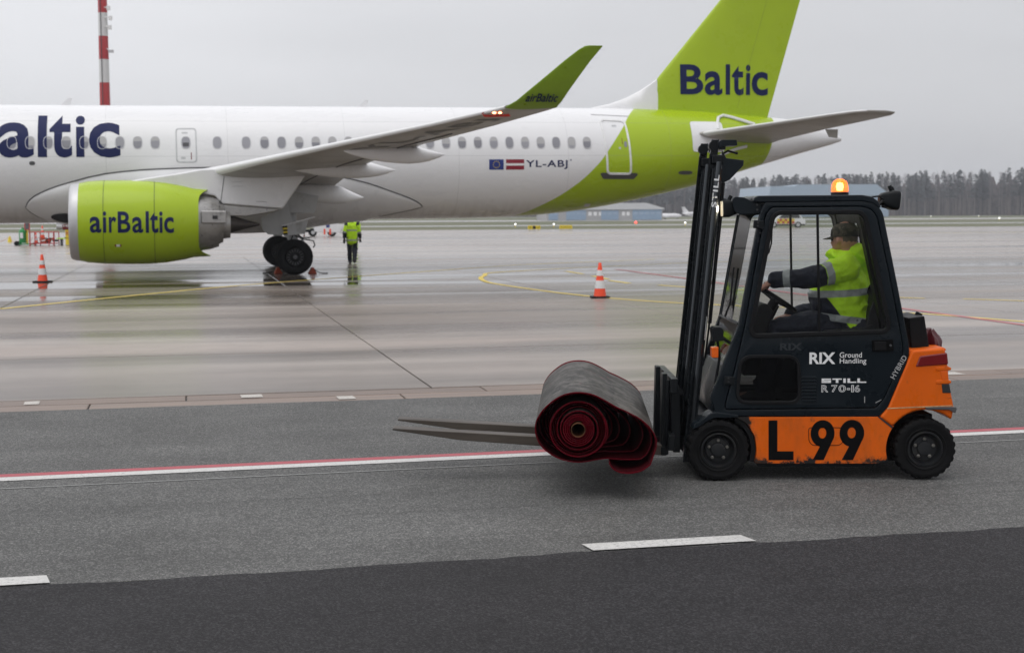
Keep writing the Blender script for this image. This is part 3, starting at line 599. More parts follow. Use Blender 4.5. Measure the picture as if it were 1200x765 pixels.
# wings
def airfoil(c, tc, n=18):
    up, lo = [], []
    for k in range(n+1):
        t = (1-cos(pi*k/n))/2; y = 5*tc*(.2969*sqrt(t)-.126*t-.3516*t*t+.2843*t**3-.1036*t**4)+.0008
        up.append((t*c, y*c*1.05)); lo.append((t*c, -y*c*.85))
    return up+lo[::-1][0:-1]
WST = [(1.0, -5.03, 2.57, 6.35, .135), (1.8, -4.57, 2.65, 5.95, .13), (5.6, -2.40, 3.02, 3.98, .115), (7.6, -1.26, 3.23, 3.12, .11), (11, .68, 3.56, 2.13, .105), (14, 2.39, 3.84, 1.58, .10), (16.0, 3.48, 4.04, 1.21, .10), (16.35, 3.68, 4.085, 1.15, .10)]
def wing_rings(side, st):
    return [[Vector((x+px, side*y, z+pz)) for px, pz in airfoil(c, tc)] for y, x, z, c, tc in st]
def wing_low(y, fx):                     # point on the lower skin, y outboard distance, fx chord fraction
    i = 0
    while i < len(WST)-2 and y > WST[i+1][0]: i += 1
    a, b = WST[i], WST[i+1]; t = (y-a[0])/(b[0]-a[0]); x, z, c, tc = [a[k]+(b[k]-a[k])*t for k in (1, 2, 3, 4)]
    yy = 5*tc*(.2969*sqrt(fx)-.126*fx-.3516*fx**2+.2843*fx**3-.1036*fx**4)*.85
    return Vector((x+fx*c, -y, z-yy*c))
WL = [(16.35, 3.68, 4.085, 1.15), (16.62, 3.86, 4.20, 1.02), (16.83, 4.10, 4.42, .89), (17.0, 4.45, 4.72, .73), (17.15, 4.80, 5.02, .58), (17.27, 5.08, 5.24, .47), (17.31, 5.21, 5.315, .40), (17.32, 5.30, 5.33, .30)]
M_wlg = mat('winglet_lime_shaded', (.20, .33, .006), .35, var=.05, coat=.1)  # darker copy of the lime, the winglet's shade put into the colour
for side in (-1, 1):
    q = MB(); q.loft(wing_rings(side, WST)); WG = q.build('wing', M_wing, AIR, smooth=45)
    q = MB()                              # polished leading edge (slats), a thin skin over the nose of the section
    rr = []
    for y, x, z, c, tc in WST[1:]:
        af = airfoil(c, tc); n = len(af); loop = [af[k] for k in (5, 4, 3, 2, 1, 0, n-1, n-2)]
        rr.append([Vector((x+p[0]-.022, side*y, z+p[1]*1.03+(.010 if p[1] > 0 else -.008))) for p in loop])
    q.loft(rr, False, False, False); q.build('slat', M_slat, WG, smooth=60)
    q = MB(); rings = []
    for i, (y, x, z, c) in enumerate(WL):
        cant = min(1.0, i/3.0)*radians(70); af = airfoil(c, .09)
        rings.append([Vector((x+p[0], side*(y-p[1]*sin(cant)), z+p[1]*cos(cant))) for p in af])
    q.loft(rings); WLO = q.build('winglet', M_wlg, AIR, smooth=50)
    q = MB()
    for k, t in enumerate((.15, .4, .62, .8, .95)):   # static wicks
        y = 16.6+.7*t; z = 4.2+1.1*t; x = 4.9+.7*t; q.tube([(x, side*y, z), (x+.14, side*y, z+.01)], .0028, 4)
    q.build('static_wick', M_pframe, WLO)
    q = MB(); c0 = WST[-1]; q.loft([[Vector((x, side*y, 4.04+(z-4.04)*1)) for x, y, z in ((3.28+a, 15.75+.18*a*2, 3.985+.06*b), (3.28+a, 15.6+.18*a*2, 3.975+.05*b), (3.28+a+.1, 15.6+.18*a*2, 3.92))] for a, b in ((0.0, .3), (.12, 1), (.4, 1), (.55, .3))]); q.build('wing_light', mat('nav_lens', (.12, .008, .008), .1, emit=(1.0, .05, .02), estr=.12), WG)
    q = MB()
    for a in (.30, .42): q.lathe([(0, -.03), (.035, -.02), (.045, 0), (.03, .03), (0, .04)], 10, Matrix.Translation((3.22+a, side*(15.82+a*.4), 4.00)))
    q.build('lamp', mat('nav_lamp', (.9, .1, .05), .3, emit=(1.0, .22, .10), estr=14.0), WG)
    for (y, xa, xb, za, zb, up_, dn_) in ((3.5, -.45, 2.14, 2.50, 2.29, .30, .26), (7.0, -.40, 2.62, 3.09, 3.01, .24, .25), (10.5, .78, 3.39, 3.40, 3.30, .18, .27)):   # flap track fairings
        q = MB(); rings = []; L = xb-xa; f_dn = pchip([0, .06, .2, .4, .62, .8, .93, 1], [.04, .28, .62, .92, 1.0, .78, .36, .03]); f_up = pchip([0, .06, .2, .7, .85, 1], [.05, .4, .9, 1.0, .55, .04]); f_w = pchip([0, .08, .3, .6, .85, 1], [.03, .4, .9, 1.0, .55, .03])
        for t in (0, .02, .05, .1, .18, .28, .4, .52, .64, .75, .84, .91, .96, .99, 1.0):
            zc = za+(zb-za)*t
            rings.append([Vector((xa+L*t, side*y+.19*f_w(t)*cos(a), zc+(dn_*f_dn(t) if sin(a) < 0 else up_*f_up(t))*sin(a))) for a in [2*pi*k/20 for k in range(20)]])
        q.loft(rings); FF = q.build('flap_fairing', M_fairw, WG, smooth=50)
    # flap gap and aileron lines on the lower skin
    q = MB(); L = [wing_low(y, .74)-Vector((0, 0, .012)) for y in (2.2, 3.5, 5.6, 7.6, 11, 13)]
    q.tube([Vector((p.x, p.y*-side, p.z)) for p in L], .014, 4); q.build('flap_gap', M_seam, WG)
    # engine
    EN = thing('engine', (0, 0, 0), None, None); EN.parent = AIR
    EN['label'] = 'lime green engine nacelle slung under the wing'
    Mx = Matrix.Translation((-4.3, side*5.6, 1.63)) @ Matrix.Rotation(radians(1.0), 4, 'Y') @ Matrix.Translation((4.3, 0, 0))
    def ringx(x, r, notch=0.0, n=48, zo=0): return [Vector((x+notch*(abs(sin(a))**9), r*cos(a), zo+r*sin(a))) for a in [2*pi*k/n for k in range(n)]]
    q = MB(); prof = [(-6.02, 1.075), (-5.8, 1.125), (-5.4, 1.155), (-4.8, 1.168), (-4.2, 1.165), (-3.7, 1.125), (-3.2, 1.04), (-2.95, .975)]
    q.loft([ringx(x, r) for x, r in prof]+[ringx(-2.82, .945, .34), ringx(-2.83, .92, .34), ringx(-3.1, .93)], False, False, True, Mx); NAC = q.build('nacelle', M_green, EN, smooth=50)
    q = MB(); q.loft([ringx(x, r) for x, r in ((-5.6, .84), (-5.95, .86), (-6.15, .90), (-6.24, .955), (-6.262, 1.0), (-6.22, 1.04), (-6.12, 1.065), (-6.018, 1.077))], False, False, True, Mx); q.build('inlet_lip', M_alu, EN, smooth=60)
    q = MB(); q.loft([ringx(-5.6, .84), ringx(-5.0, .90), ringx(-4.9, .90)], False, True, True, Mx); q.build('inlet_duct', M_dark, EN)
    q = MB()
    for k in range(20):
        R = Matrix.Rotation(2*pi*k/20, 4, 'X'); q.add([(-5.1, -.07, .2), (-5.0, .07, .2), (-4.95, .12, .86), (-5.12, -.08, .86)], [(0, 1, 2, 3)], Mx @ R)
    q.loft([ringx(-5.35, .02), ringx(-5.25, .12), ringx(-5.05, .24)], True, True, True, Mx); q.build('fan', M_rim, EN)
    for x in (-5.35, -4.0):
        q = MB(); r = 1.158 if x < -5 else 1.155; q.loft([ringx(x-.008, r+.002), ringx(x-.004, r+.005), ringx(x+.004, r+.005), ringx(x+.008, r+.002)], False, False, True, Mx); q.build('cowl_seam', mat('cowl_seam', (.10, .15, .01), .5), NAC)
    q = MB(); q.loft([ringx(x, r) for x, r in ((-3.1, .84), (-2.8, .80), (-2.45, .74), (-2.25, .67), (-2.25, .63))], False, False, True, Mx); q.build('core_cowl', M_exh, EN, smooth=40)
    q = MB(); q.loft([ringx(x, r) for x, r in ((-2.5, .66), (-2.3, .62), (-2.13, .55), (-2.13, .49))], False, False, True, Mx); q.build('core_ring', M_exh, EN, smooth=40)
    q = MB(); q.loft([ringx(x, r, 0, 32, -.04) for x, r in ((-2.4, .44), (-2.1, .41), (-1.93, .385), (-1.93, .35), (-2.3, .36))], False, False, True, Mx); q.build('nozzle', M_exh, EN, smooth=40)
    q = MB(); q.loft([ringx(x, r, 0, 24, -.04) for x, r in ((-2.3, .30), (-1.9, .25), (-1.5, .13), (-1.1, .03))], True, True, True, Mx); q.build('exhaust_plug', mat('burnt_metal', (.07, .06, .055), .4, metal=.7), EN, smooth=50)
    q = MB(); q.bx(-2.75, -2.05, -.86, -.55, -.02, .34, Mx); q.build('bypass_box', M_exh, EN, bevel=.04)
    for a0 in (-.72,):
        q = MB(); q.bx(-2.44, -2.3, -.872, -.85, .10, .2, Mx); q.build('port_plate', M_dark, EN)
    def nac_side(x, z, off=.006):
        xs_ = [p[0] for p in prof]; r = pchip(xs_, [p[1] for p in prof])(x)+off; dz = max(-.99*r, min(.99*r, z)); return Mx @ Vector((x, -sqrt(r*r-dz*dz)*(-side if side > 0 else 1) if side < 0 else sqrt(r*r-dz*dz), dz))
    xe_ = lambda p: -5.70+(p/3.187-107.6)*.02316
    if side < 0: letters([(c_, xe_(a), xe_(b), z0, z1) for c_, a, b, z0, z1 in (('a', 343, 385, -.285, .155), ('i', 391, 403, -.28, .30), ('r', 412, 439, -.28, .155), ('B', 444, 490, -.28, .30), ('a', 496, 536, -.285, .155), ('l', 545, 557, -.28, .31), ('t', 561, 591, -.285, .29), ('i', 595, 607, -.28, .31), ('c', 612, 648, -.285, .155))], .02, nac_side, M_navy, NAC, .05)
    else: print_on('lettering', slice_bm(fit(glyphs('airBaltic', .018, .98), -5.66, -3.48, -.28, .30), .05), lambda x, z: nac_side(-9.14-x, z), M_navy, NAC)
    print_on('inspection_plate', poly_bm(rrect(-5.02, -4.92, -.66, -.60, .01, 1)), nac_side, M_print, NAC)
    print_on('inspection_plate', poly_bm(rrect(-5.06, -5.02, -.66, -.60, .005, 1)), nac_side, M_redl, NAC)
    print_on('inspection_plate', poly_bm(rrect(-4.92, -4.88, -.66, -.60, .005, 1)), nac_side, M_redl, NAC)
    # pylon
    yy = side*5.6
    q = MB(); outl = [(-4.9, 2.74), (-4.2, 2.86), (-3.3, 2.99), (-2.7, 3.10), (-2.2, 3.12), (-1.0, 3.1), (.2, 2.9), (-.46, 1.97), (-2.14, 2.12), (-2.35, 2.36), (-2.9, 2.45), (-4.2, 2.66)]
    q.prism(outl, yy-.20, yy+.20); PY = q.build('pylon', M_fairw, AIR, bevel=.05, seg=3)
    q = MB(); q.prism([(-2.2, 2.11), (-.44, 1.96), (-.70, 1.88), (-1.5, 1.76), (-2.2, 1.78)], yy-.17, yy+.17); q.build('pylon_heat_shield', M_exh, PY, bevel=.04)
    for p in ([(-2.06, 2.9), (-2.08, 2.9), (-2.2, 2.13), (-2.18, 2.13)], [(-1.86, 2.74), (-1.56, 2.74), (-1.56, 2.735), (-1.86, 2.735)], [(-1.86, 2.62), (-1.56, 2.62), (-1.56, 2.615), (-1.86, 2.615)], [(-1.2, 2.19), (-.9, 2.17), (-.9, 2.16), (-1.2, 2.18)]):
        q = MB(); q.prism(p, yy+side*.201, yy+side*.204); q.build('panel_line', M_seam, PY, smooth=0)
# port wing underside registration
def wl_map(a, b):                        # a: outboard distance, b: chordwise position aft of mid-chord
    fx = .42-b; p = wing_low(a, min(.9, max(.08, fx))); return p-Vector((0, 0, .012))
bm = fit(glyphs('YL-ABJ', .01, 1.1), 10.6, 15.2, -.22, .22); print_on('lettering', slice_bm(slice_bm(bm, .08), .4, 0), wl_map, mat('faded_registration', (.17, .17, .17), .5), AIR)
f_wy = pchip([z for y, x, z, c in WL], [y+.05 for y, x, z, c in WL])
print_on('lettering', slice_bm(fit(glyphs('airBaltic', .012, 1.0, .12), 4.05, 4.76, 4.18, 4.345), .04), lambda x, z: Vector((x, -f_wy(z)-.012, z)), M_navy, AIR)
# fin, dorsal fillet, tailplanes
def fin_sec(z):
    if z <= 6.28: x0 = 11.87+(z-5.28)*.85
    else: x0 = 12.72+(z-6.28)*.85
    return x0, 16.85+(z-5.2)*.297
q = MB(); rings = []
for z in (4.9, 5.25, 6.28, 8, 10, 11.2, 11.32, 11.36):
    a, b = fin_sec(z)
    if z > 11.25: a += (z-11.2)*2.5; b -= .05
    rings.append([Vector((a+p[0], p[1]*(.9 if z < 11.3 else .4), z)) for p in airfoil(b-a, .085 if z > 5.3 else .085)])
q.loft(rings); FIN = q.build('fin', M_green, AIR, smooth=45)
q = MB(); q.tube([(15.55+.297*(z-5.2), -.215+.012*(z-5.2)*1.2, z) for z in (5.3, 7, 9, 11)], .004, 4); q.build('rudder_gap', mat('rudder_gap', (.14, .2, .01), .5), FIN)
q = MB(); rings = []
for x, zt, wd in ((10.4, 5.30, .06), (11.0, 5.42, .10), (11.6, 5.63, .14), (12.1, 5.88, .18), (12.5, 6.13, .2), (12.72, 6.29, .16)):
    lean = 0
    rings.append([Vector((x, -wd, 5.1)), Vector((x, -wd*.8, 5.1+(zt-5.1)*.5)), Vector((x, -wd*.35, zt-.03)), Vector((x, 0, zt)), Vector((x, wd*.35, zt-.03)), Vector((x, wd*.8, 5.1+(zt-5.1)*.5)), Vector((x, wd, 5.1))])
q.loft(rings); q.build('dorsal_fillet', M_white, AIR, smooth=50)
def fin_map(x, z):
    a, b = fin_sec(z); t = min(1, max(.001, (x-a)/(b-a))); y = 5*.085*(.2969*sqrt(t)-.126*t-.3516*t*t+.2843*t**3-.1036*t**4)*(b-a)*.85*.9
    return Vector((x, -y-.016, z))
xf_ = lambda p: 13.52+(p-797)*.03154
letters([(c_, xf_(a), xf_(b), z0, z1) for c_, a, b, z0, z1 in (('B', 797, 823.6, 5.76, 6.78), ('a', 825.2, 846, 5.74, 6.56), ('l', 849.8, 855, 5.76, 6.80), ('t', 857, 871.3, 5.74, 6.76), ('i', 873.8, 879.3, 5.76, 6.80), ('c', 880.8, 900.6, 5.74, 6.56))], .022, fin_map, M_navy, FIN, .25, .2)
for side in (-1, 1):
    HST = [(.2, 13.2, 4.28, 3.35, .11), (1.3, 13.92, 4.37, 2.72, .10), (3.5, 15.36, 4.57, 2.0, .09), (5.4, 16.60, 4.735, 1.50, .09), (6.0, 17.05, 4.785, 1.28, .09), (6.2, 17.42, 4.80, .93, .07), (6.25, 17.9, 4.80, .46, .06)]
    q = MB(); q.loft([[Vector((x+p[0]*cos(.09), side*y, z+p[1]-p[0]*sin(.09))) for p in airfoil(c, tc)] for y, x, z, c, tc in HST]); HS = q.build('tailplane', M_wing, AIR, smooth=45)
    q = MB(); rr = []
    for y, x, z, c, tc in HST[1:-1]:
        af = airfoil(c, tc); n = len(af); loop = [af[k] for k in (5, 4, 3, 2, 1, 0, n-1, n-2, n-3)]
        rr.append([Vector((x+p[0]*cos(.09)-.008, side*y, z+p[1]*1.03-p[0]*sin(.09))) for p in loop])
    q.loft(rr, False, False, False); q.build('slat', M_slat, HS, smooth=60)
    q = MB(); q.tube([Vector((x+.7*c, side*y, z-.7*c*.09-c*tc*.17)) for y, x, z, c, tc in HST[1:-2]], .012, 4); q.build('elevator_gap', M_seam, HS)
    q = MB(); q.prism([(17.0, 4.34), (17.42, 4.34), (17.40, 4.06), (17.12, 4.10)], side*4.2-.03, side*4.2+.03); q.build('balance_horn', M_wing, HS)
    # white plate the tailplane swivels in, and the curved seal above it
    pl = rrect(13.55, 14.75, 3.75, 4.78, .12, 5)
    bm = slice_bm(slice_bm(poly_bm(pl), .1), .15, 0); print_on('swivel_plate', bm, lambda x, z: fus_side(x, z, .012, side), M_white, AIR)
    q = MB(); q.tube([fus_side(x, z, .05, side) for x, z in ((14.55, 4.5), (14.58, 4.72), (14.68, 4.9), (14.9, 4.98), (15.2, 4.92), (15.6, 4.8), (16.0, 4.68))], .055, 7); q.build('tailplane_seal', M_white, AIR)
    q = MB(); q.tube([fus_side(x, z, .05, side) for x, z in ((15.6, 3.95), (15.2, 3.86), (14.7, 3.7), (14.4, 3.55))], .05, 7); q.build('tailplane_seal', M_white, AIR)
q = MB(); q.lathe([(.09, 0), (.085, .02), (.05, .03)], 14, Matrix.Translation((19.54, 0, 4.245)) @ Matrix.Rotation(pi/2, 4, 'Y')); q.build('exhaust_ring', M_alu, AIR)
# cockpit windows and nose gear (outside the photograph's left edge)
for side in (-1, 1):
    for (a, b, c_, d_) in ((-17.55, -17.05, 3.75, 4.12), (-17.0, -16.45, 3.75, 4.25)):
        print_on('cockpit_window', slice_bm(poly_bm(rrect(a, b, c_, d_, .06, 3)), .06), lambda x, z: fus_side(x, z, .008, side), M_dark, AIR)
def wheel(parent, c, r, wd, name='wheel'):
    Mx = Matrix.Translation(c) @ Matrix.Rotation(pi/2, 4, 'X')
    q = MB(); h = wd/2
    q.lathe([(r*.56, -h*.86), (r*.70, -h), (r*.86, -h*.97), (r*.96, -h*.76), (r, -h*.4), (r*.992, -h*.38), (r*.992, -h*.30), (r, -h*.28), (r, h*.28), (r*.992, h*.30), (r*.992, h*.38), (r, h*.4), (r*.96, h*.76), (r*.86, h*.97), (r*.70, h), (r*.56, h*.86)], 48, Mx, True)
    t = q.build(name, M_tyre, parent, smooth=40)
    q = MB(); q.lathe([(r*.56, -h*.8), (r*.52, -h*.9), (r*.48, -h*.6), (r*.28, -h*.45), (r*.2, -h*.7), (r*.08, -h*.8), (0.001, -h*.8)], 32, Mx @ Matrix.Rotation(pi, 4, 'X'), False, False)
    q.lathe([(r*.56, -h*.8), (r*.52, -h*.9), (r*.48, -h*.6), (r*.001, -h*.5)], 24, Mx, False, False); q.build('rim', M_rubber, t, smooth=35)
    q = MB()
    for k in range(16):
        q.box((r*.38, 0, h*.52), (r*.16, r*.03, h*.12), Mx @ Matrix.Rotation(2*pi*k/16, 4, 'Z'))
    q.lathe([(r*.12, h*.6), (r*.11, h*.88), (r*.03, h*.95), (.001, h*.95)], 16, Mx); q.build('hub', M_rim, t)
    return t
M_haz = None
for side in (-1, 1):
    LG = thing('landing_gear', (0, 0, 0), None, None); LG.parent = AIR
    y0 = side*3.45
    wheel(LG, (0, y0-.42, .535), .535, .38); wheel(LG, (0, y0+.42, .535), .535, .38)
    q = MB(); q.tube([(0, y0-.45, .535), (0, y0+.45, .535)], .07, 12); q.tube([(0, y0, .5), (-.02, y0, 1.1)], [.13, .11], 14); q.tube([(-.02, y0, 1.05), (-.1, y0-side*.0, 2.7)], [.16, .17], 14)
    q.tube([(.0, y0-.1, .62), (.28, y0-.1, 1.0), (.05, y0-.1, 1.3)], .035, 8); q.build('strut', M_gear, LG)
    q = MB(); q.tube([(.05, y0+side*.2, 1.28), (.28, y0+side*.2, 1.06), (.45, y0+side*.2, 1.03), (.58, y0+side*.2, 1.0), (.62, y0+side*.2, .88), (.57, y0+side*.2, .8)], .022, 6); q.tube([(-.15, y0+side*.2, 1.3), (.1, y0+side*.25, 1.13), (.3, y0+side*.25, 1.1), (.48, y0+side*.2, 1.1)], .018, 6); q.tube([(0, y0+side*.15, 1.25), (-.1, y0+side*.2, 1.0), (0, y0+side*.1, .7)], .02, 6); q.build('brake_hose', M_rubber, LG)
    q = MB(); q.prism([(-.97, 1.72), (-.95, 1.36), (-.78, 1.22), (-.35, 1.2), (-.02, 1.5), (-.2, 2.15), (-.55, 2.15), (-.55, 1.9)], y0+side*.50, y0+side*.55); q.build('gear_door', M_gear, LG, bevel=.012)
    q = MB(); q.add([(-.36, y0+side*.6, 1.46), (.42, y0+side*.42, 1.66), (.32, y0+side*.36, 1.22), (-.33, y0+side*.56, 1.17)], [(0, 1, 2, 3)]); q.add([(-.36, y0+side*.57, 1.46), (.42, y0+side*.39, 1.66), (.32, y0+side*.33, 1.22), (-.33, y0+side*.53, 1.17)], [(3, 2, 1, 0)])
    q.f += [(0, 1, 5, 4), (1, 2, 6, 5), (2, 3, 7, 6), (3, 0, 4, 7)]; q.m += [0]*4; q.build('gear_flap_door', M_gear, LG)
    q = MB(); q.tube([(-.38, y0+side*.6, 1.47), (.62, y0+side*.40, 1.72)], .022, 5); q.build('door_edge', M_fairw, LG)
    for k in range(5):
        q = MB(); z = 1.20+k*.052; q.add([(-.335-.005*k, y0+side*.612, z), (-.215, y0+side*.59, z+.01), (-.215, y0+side*.59, z+.062), (-.34-.005*k, y0+side*.612, z+.052)], [(0, 1, 2, 3)]); q.build('hazard_stripe', M_yel if k % 2 else M_blackf, LG, smooth=0)
    q = MB(); q.prism([(-.35, 2.55), (.75, 2.35), (.62, 1.85), (-.2, 1.85)], y0-.4, y0+.3); q.build('wheel_well', M_gear, LG)
LG = thing('landing_gear', (0, 0, 0), None, None); LG.parent = AIR; LG['label'] = 'nose landing gear'
for y in (-.22, .22): wheel(LG, (-15.1, y, .46), .35, .22)
q = MB(); q.tube([(-15.1, 0, .45), (-15.0, 0, 1.9)], .08, 10); q.tube([(-15.1, -.25, .46), (-15.1, .25, .46)], .04, 8); q.build('strut', M_gear, LG)

# ------------------------------------------------------------------ the forklift (local: x rearwards, y away from the camera, z up; y = 0 on the outer face of the near wheels)
FY = 9.46
FO = Vector((2.08, FY+.5, 0))
FL = thing('forklift', FO, 'dark grey and orange electric forklift marked L 99 with enclosed cab and lit amber beacon', 'forklift')
def fk(px, py, dy=0.0):                  # point of the photograph at depth dy behind the near wheel faces, in the forklift's frame
    p = at(px, py, FY+dy)-FO; return p
def fx(pts, dy=0.0): return [(fk(a, b, dy).x, fk(a, b, dy).z) for a, b in pts]
Y = lambda d: d-.5                        # depth behind the near face -> local y
CABW = 1.0                                # overall width
mir = Matrix.Scale(-1, 4, (0, 1, 0))
def worn_orange():
    t = NT('orange_paint'); tc = t.new('ShaderNodeTexCoord'); o = tc.outputs['Object']; s = t.new('ShaderNodeSeparateXYZ'); t.link(o, s.inputs[0])
    n1 = t.noise(o, 9, 8, .7); n2 = t.noise(t.mapping(o, (3, 3, 14)), 1.6, 6, .65); n3 = t.noise(o, 2.0, 4)
    low = t.rng(s.outputs[2], .19, .125, 0, .22)                          # knocks along the lower edge
    front = t.rng(s.outputs[0], -.40, -.54, 0, .27)                        # and round the front wheel arch
    base = t.math('ADD', t.math('ADD', n1, low), front)
    chip = t.rng(base, .70, .735)
    rust = t.rng(base, .62, .72)
    c = t.mix(t.rng(n3, .3, .7), (.68, .108, .003), (.76, .130, .004))
    c = t.mix(t.math('MULTIPLY', rust, .6), c, (.20, .055, .02)); c = t.mix(chip, c, (.018, .016, .015))
    scr = t.math('MULTIPLY', t.rng(n2, .66, .70), t.rng(n3, .45, .6)); c = t.mix(t.math('MULTIPLY', scr, .5), c, (.16, .06, .03))
    gm = t.noise(t.mapping(o, (2.2, 1, .8)), 2.2, 7, .7); c = t.mix(t.math('MULTIPLY', t.rng(gm, .48, .70), .38), c, (.22, .07, .02)); t.link(c, t.p.inputs['Base Color']); t.link(t.rng(base, .4, .75, .27, .75), t.p.inputs['Roughness']); t.p.inputs['Specular IOR Level'].default_value = .22
    t.bump(chip, .25, -.004); return t.m
M_or = worn_orange()
# chassis side panel, wheel arches
fwc, rwc = fk(842.5, 528, .0), fk(1085.5, 526.5, .0)
RF, RR = .207, .206
def arc(c, r, a0, a1, n=10): return [(c.x+r*cos(radians(a0+(a1-a0)*k/n)), c.z+r*sin(radians(a0+(a1-a0)*k/n))) for k in range(n+1)]
PX = lambda a, b, d=0.0: (fk(a, b, d).x, fk(a, b, d).z)
side_poly = [PX(862, 489.5), PX(1030, 489), PX(1046, 501.5)]+arc(rwc, .262, 143, 196, 8)+[PX(1030, 544), PX(887, 544)]+arc(fwc, .258, -20, 46, 9)
q = MB(); q.prism(side_poly, Y(.03), Y(.97)); CH = q.build('chassis', M_or, FL, bevel=.008)
hp = [tuple(p) for p in fx(rounded([(947, 500.5), (987, 500.5), (989, 517), (984, 522), (952, 522), (947.5, 517)], 4, 3), .03)]
q = MB(); q.frame(hp, shrink(hp, .0045), Y(.0285), Y(.031)); q.build('hatch_seam', M_blackf, CH, smooth=0)
q = MB(); q.prism([PX(887, 544), PX(1030, 544), PX(1026, 548.5), PX(890, 548.5)], Y(.06), Y(.94)); q.build('sill', M_black, FL, bevel=.006)
q = MB(); q.bx(fwc.x-.15, rwc.x+.10, Y(.22), Y(.78), .10, .42); q.build('underframe', M_black, FL)
# counterweight
cw_poly = [PX(1069, 414), PX(1072, 410.5), PX(1106, 408), PX(1110, 410), PX(1112, 427), PX(1113.5, 430), PX(1114, 445), PX(1116, 458), PX(1118.5, 470), PX(1120, 478), PX(1119, 484)]+arc(rwc, .262, 47, 140, 12)+[PX(1047.5, 501), PX(1032, 489.5), PX(1042, 478)]
q = MB(); q.prism(cw_poly, Y(.03), Y(.97)); CWT = q.build('counterweight', M_or, FL, bevel=.02, seg=3)
q = MB(); q.prism([PX(1066, 415), PX(1069, 411), PX(1107, 407.5), PX(1111.5, 409.5), PX(1111.5, 412), PX(1068, 417)], Y(.05), Y(.95)); q.build('counterweight_cap', M_or, CWT, bevel=.012)
q = MB(); q.prism([PX(1079.5, 417.5, -.0), PX(1111.5, 413.5), PX(1113, 427.5), PX(1074, 430.5)], Y(.022), Y(.978)); q.build('tail_light', M_redl, FL, bevel=.01)
for (a, b) in ((430.5, 435), (446, 450.5)):
    q = MB(); q.prism([PX(1098, a), PX(1112, a-1), PX(1116.5, a+1), PX(1116.5, b-1), PX(1112, b), PX(1098, b)], Y(.025), Y(.975)); q.build('rear_ledge', M_or, CWT, bevel=.012, seg=3)
q = MB(); q.prism([PX(1103, 435), PX(1112.5, 435), PX(1113.5, 446), PX(1105, 446)], Y(.026), Y(.4)); q.build('reflector', M_amber, FL, bevel=.006)
q = MB(); q.prism([PX(1105, 450.5), PX(1114, 450.5), PX(1116, 461), PX(1106, 461)], Y(.026), Y(.4)); q.build('vent_opening', M_dark, FL, bevel=.004)
q = MB(); q.prism([PX(1086, 477.5), PX(1121.5, 477), PX(1122, 480), PX(1120.5, 484.5), PX(1113, 480.5), PX(1086, 480)], Y(.012), Y(.1)); q.build('mudguard', M_rim, FL, bevel=.004)
q = MB(); q.prism([PX(1041, 478.6), PX(1118, 475.3), PX(1118, 476.2), PX(1041, 479.6)], Y(.0275), Y(.031)); q.build('bright_trim', mat('bare_scrape', (.45, .36, .2), .5, var=.5, scale=30), CWT, smooth=0)
q = MB(); q.prism([PX(1030, 489), PX(1032.5, 489), PX(1048, 501), PX(1046.5, 502.5)], Y(.0265), Y(.031)); q.build('panel_gap', M_dark, CWT, smooth=0)
# wheels
M_rimf = mat('rim_paint', (.016, .017, .019), .45, var=.25, scale=12, spec=.25, dirt=(.045, .042, .038), dscale=9, dlo=.5, dhi=.75)
def solid_wheel(c, r, wd, y0, flip):
    W = thing('wheel', (0, 0, 0), None, None); W.parent = FL
    Mx = Matrix.Translation((c.x, Y(y0)+(wd/2), c.z)) @ Matrix.Rotation(pi/2, 4, 'X') @ (Matrix.Rotation(pi, 4, 'X') if flip else Matrix.Identity(4)); h = wd/2; n = 60
    q = MB(); rings = []
    prof = [(.58, .78), (.64, .93), (.67, .96), (.69, .90), (.78, .93), (.84, .99), (.9, .97), (.965, .93), (1.0, .78), (1.0, .3), (.965, .1), (.965, -.1), (1.0, -.3), (1.0, -.78), (.965, -.93), (.84, -.99), (.64, -.93), (.58, -.78)]
    for rr, hh in prof:
        ring = []
        for k in range(n*2):
            lug = (k % 5) in (0, 1); rad = r*rr
            if rr >= .963 and abs(hh) > .05: rad = r*rr-(0.0075 if lug else 0)
            ring.append(Vector((rad*cos(2*pi*k/(n*2)), rad*sin(2*pi*k/(n*2)), h*hh)))
        rings.append(ring)
    rings.append(rings[0]); q.loft(rings, False, False, True, Mx); q.build('tyre', M_tyre, W, smooth=30)
    q = MB(); q.lathe([(r*.585, h*.76), (r*.57, h*.86), (r*.53, h*.87), (r*.50, h*.45), (r*.45, h*.18), (r*.40, h*.15), (r*.385, h*.42), (r*.24, h*.45), (r*.225, h*.62), (r*.15, h*.66), (.001, h*.66)], 40, Mx, False, False)
    q.lathe([(r*.585, -h*.76), (.001, -h*.6)], 40, Mx); RM = q.build('rim', M_rimf, W, smooth=35)
    for k in range(5):
        a = 2*pi*k/5+.3; q = MB(); q.lathe([(.012, h*.35), (.012, h*.58), (.008, h*.62), (.001, h*.62)], 6, Mx @ Matrix.Translation((r*.31*cos(a), r*.31*sin(a), 0)))
        q.build('wheel_nut', mat('zinc_nut', (.22, .21, .19), .4, metal=.8) if 'zinc_nut' not in MATS else MATS['zinc_nut'], RM)
for y0, fl in ((0.0, False), (.82, True)):
    solid_wheel(fwc, RF, .18, y0, fl); solid_wheel(rwc, RR, .16, y0+(.01 if not fl else 0), fl)
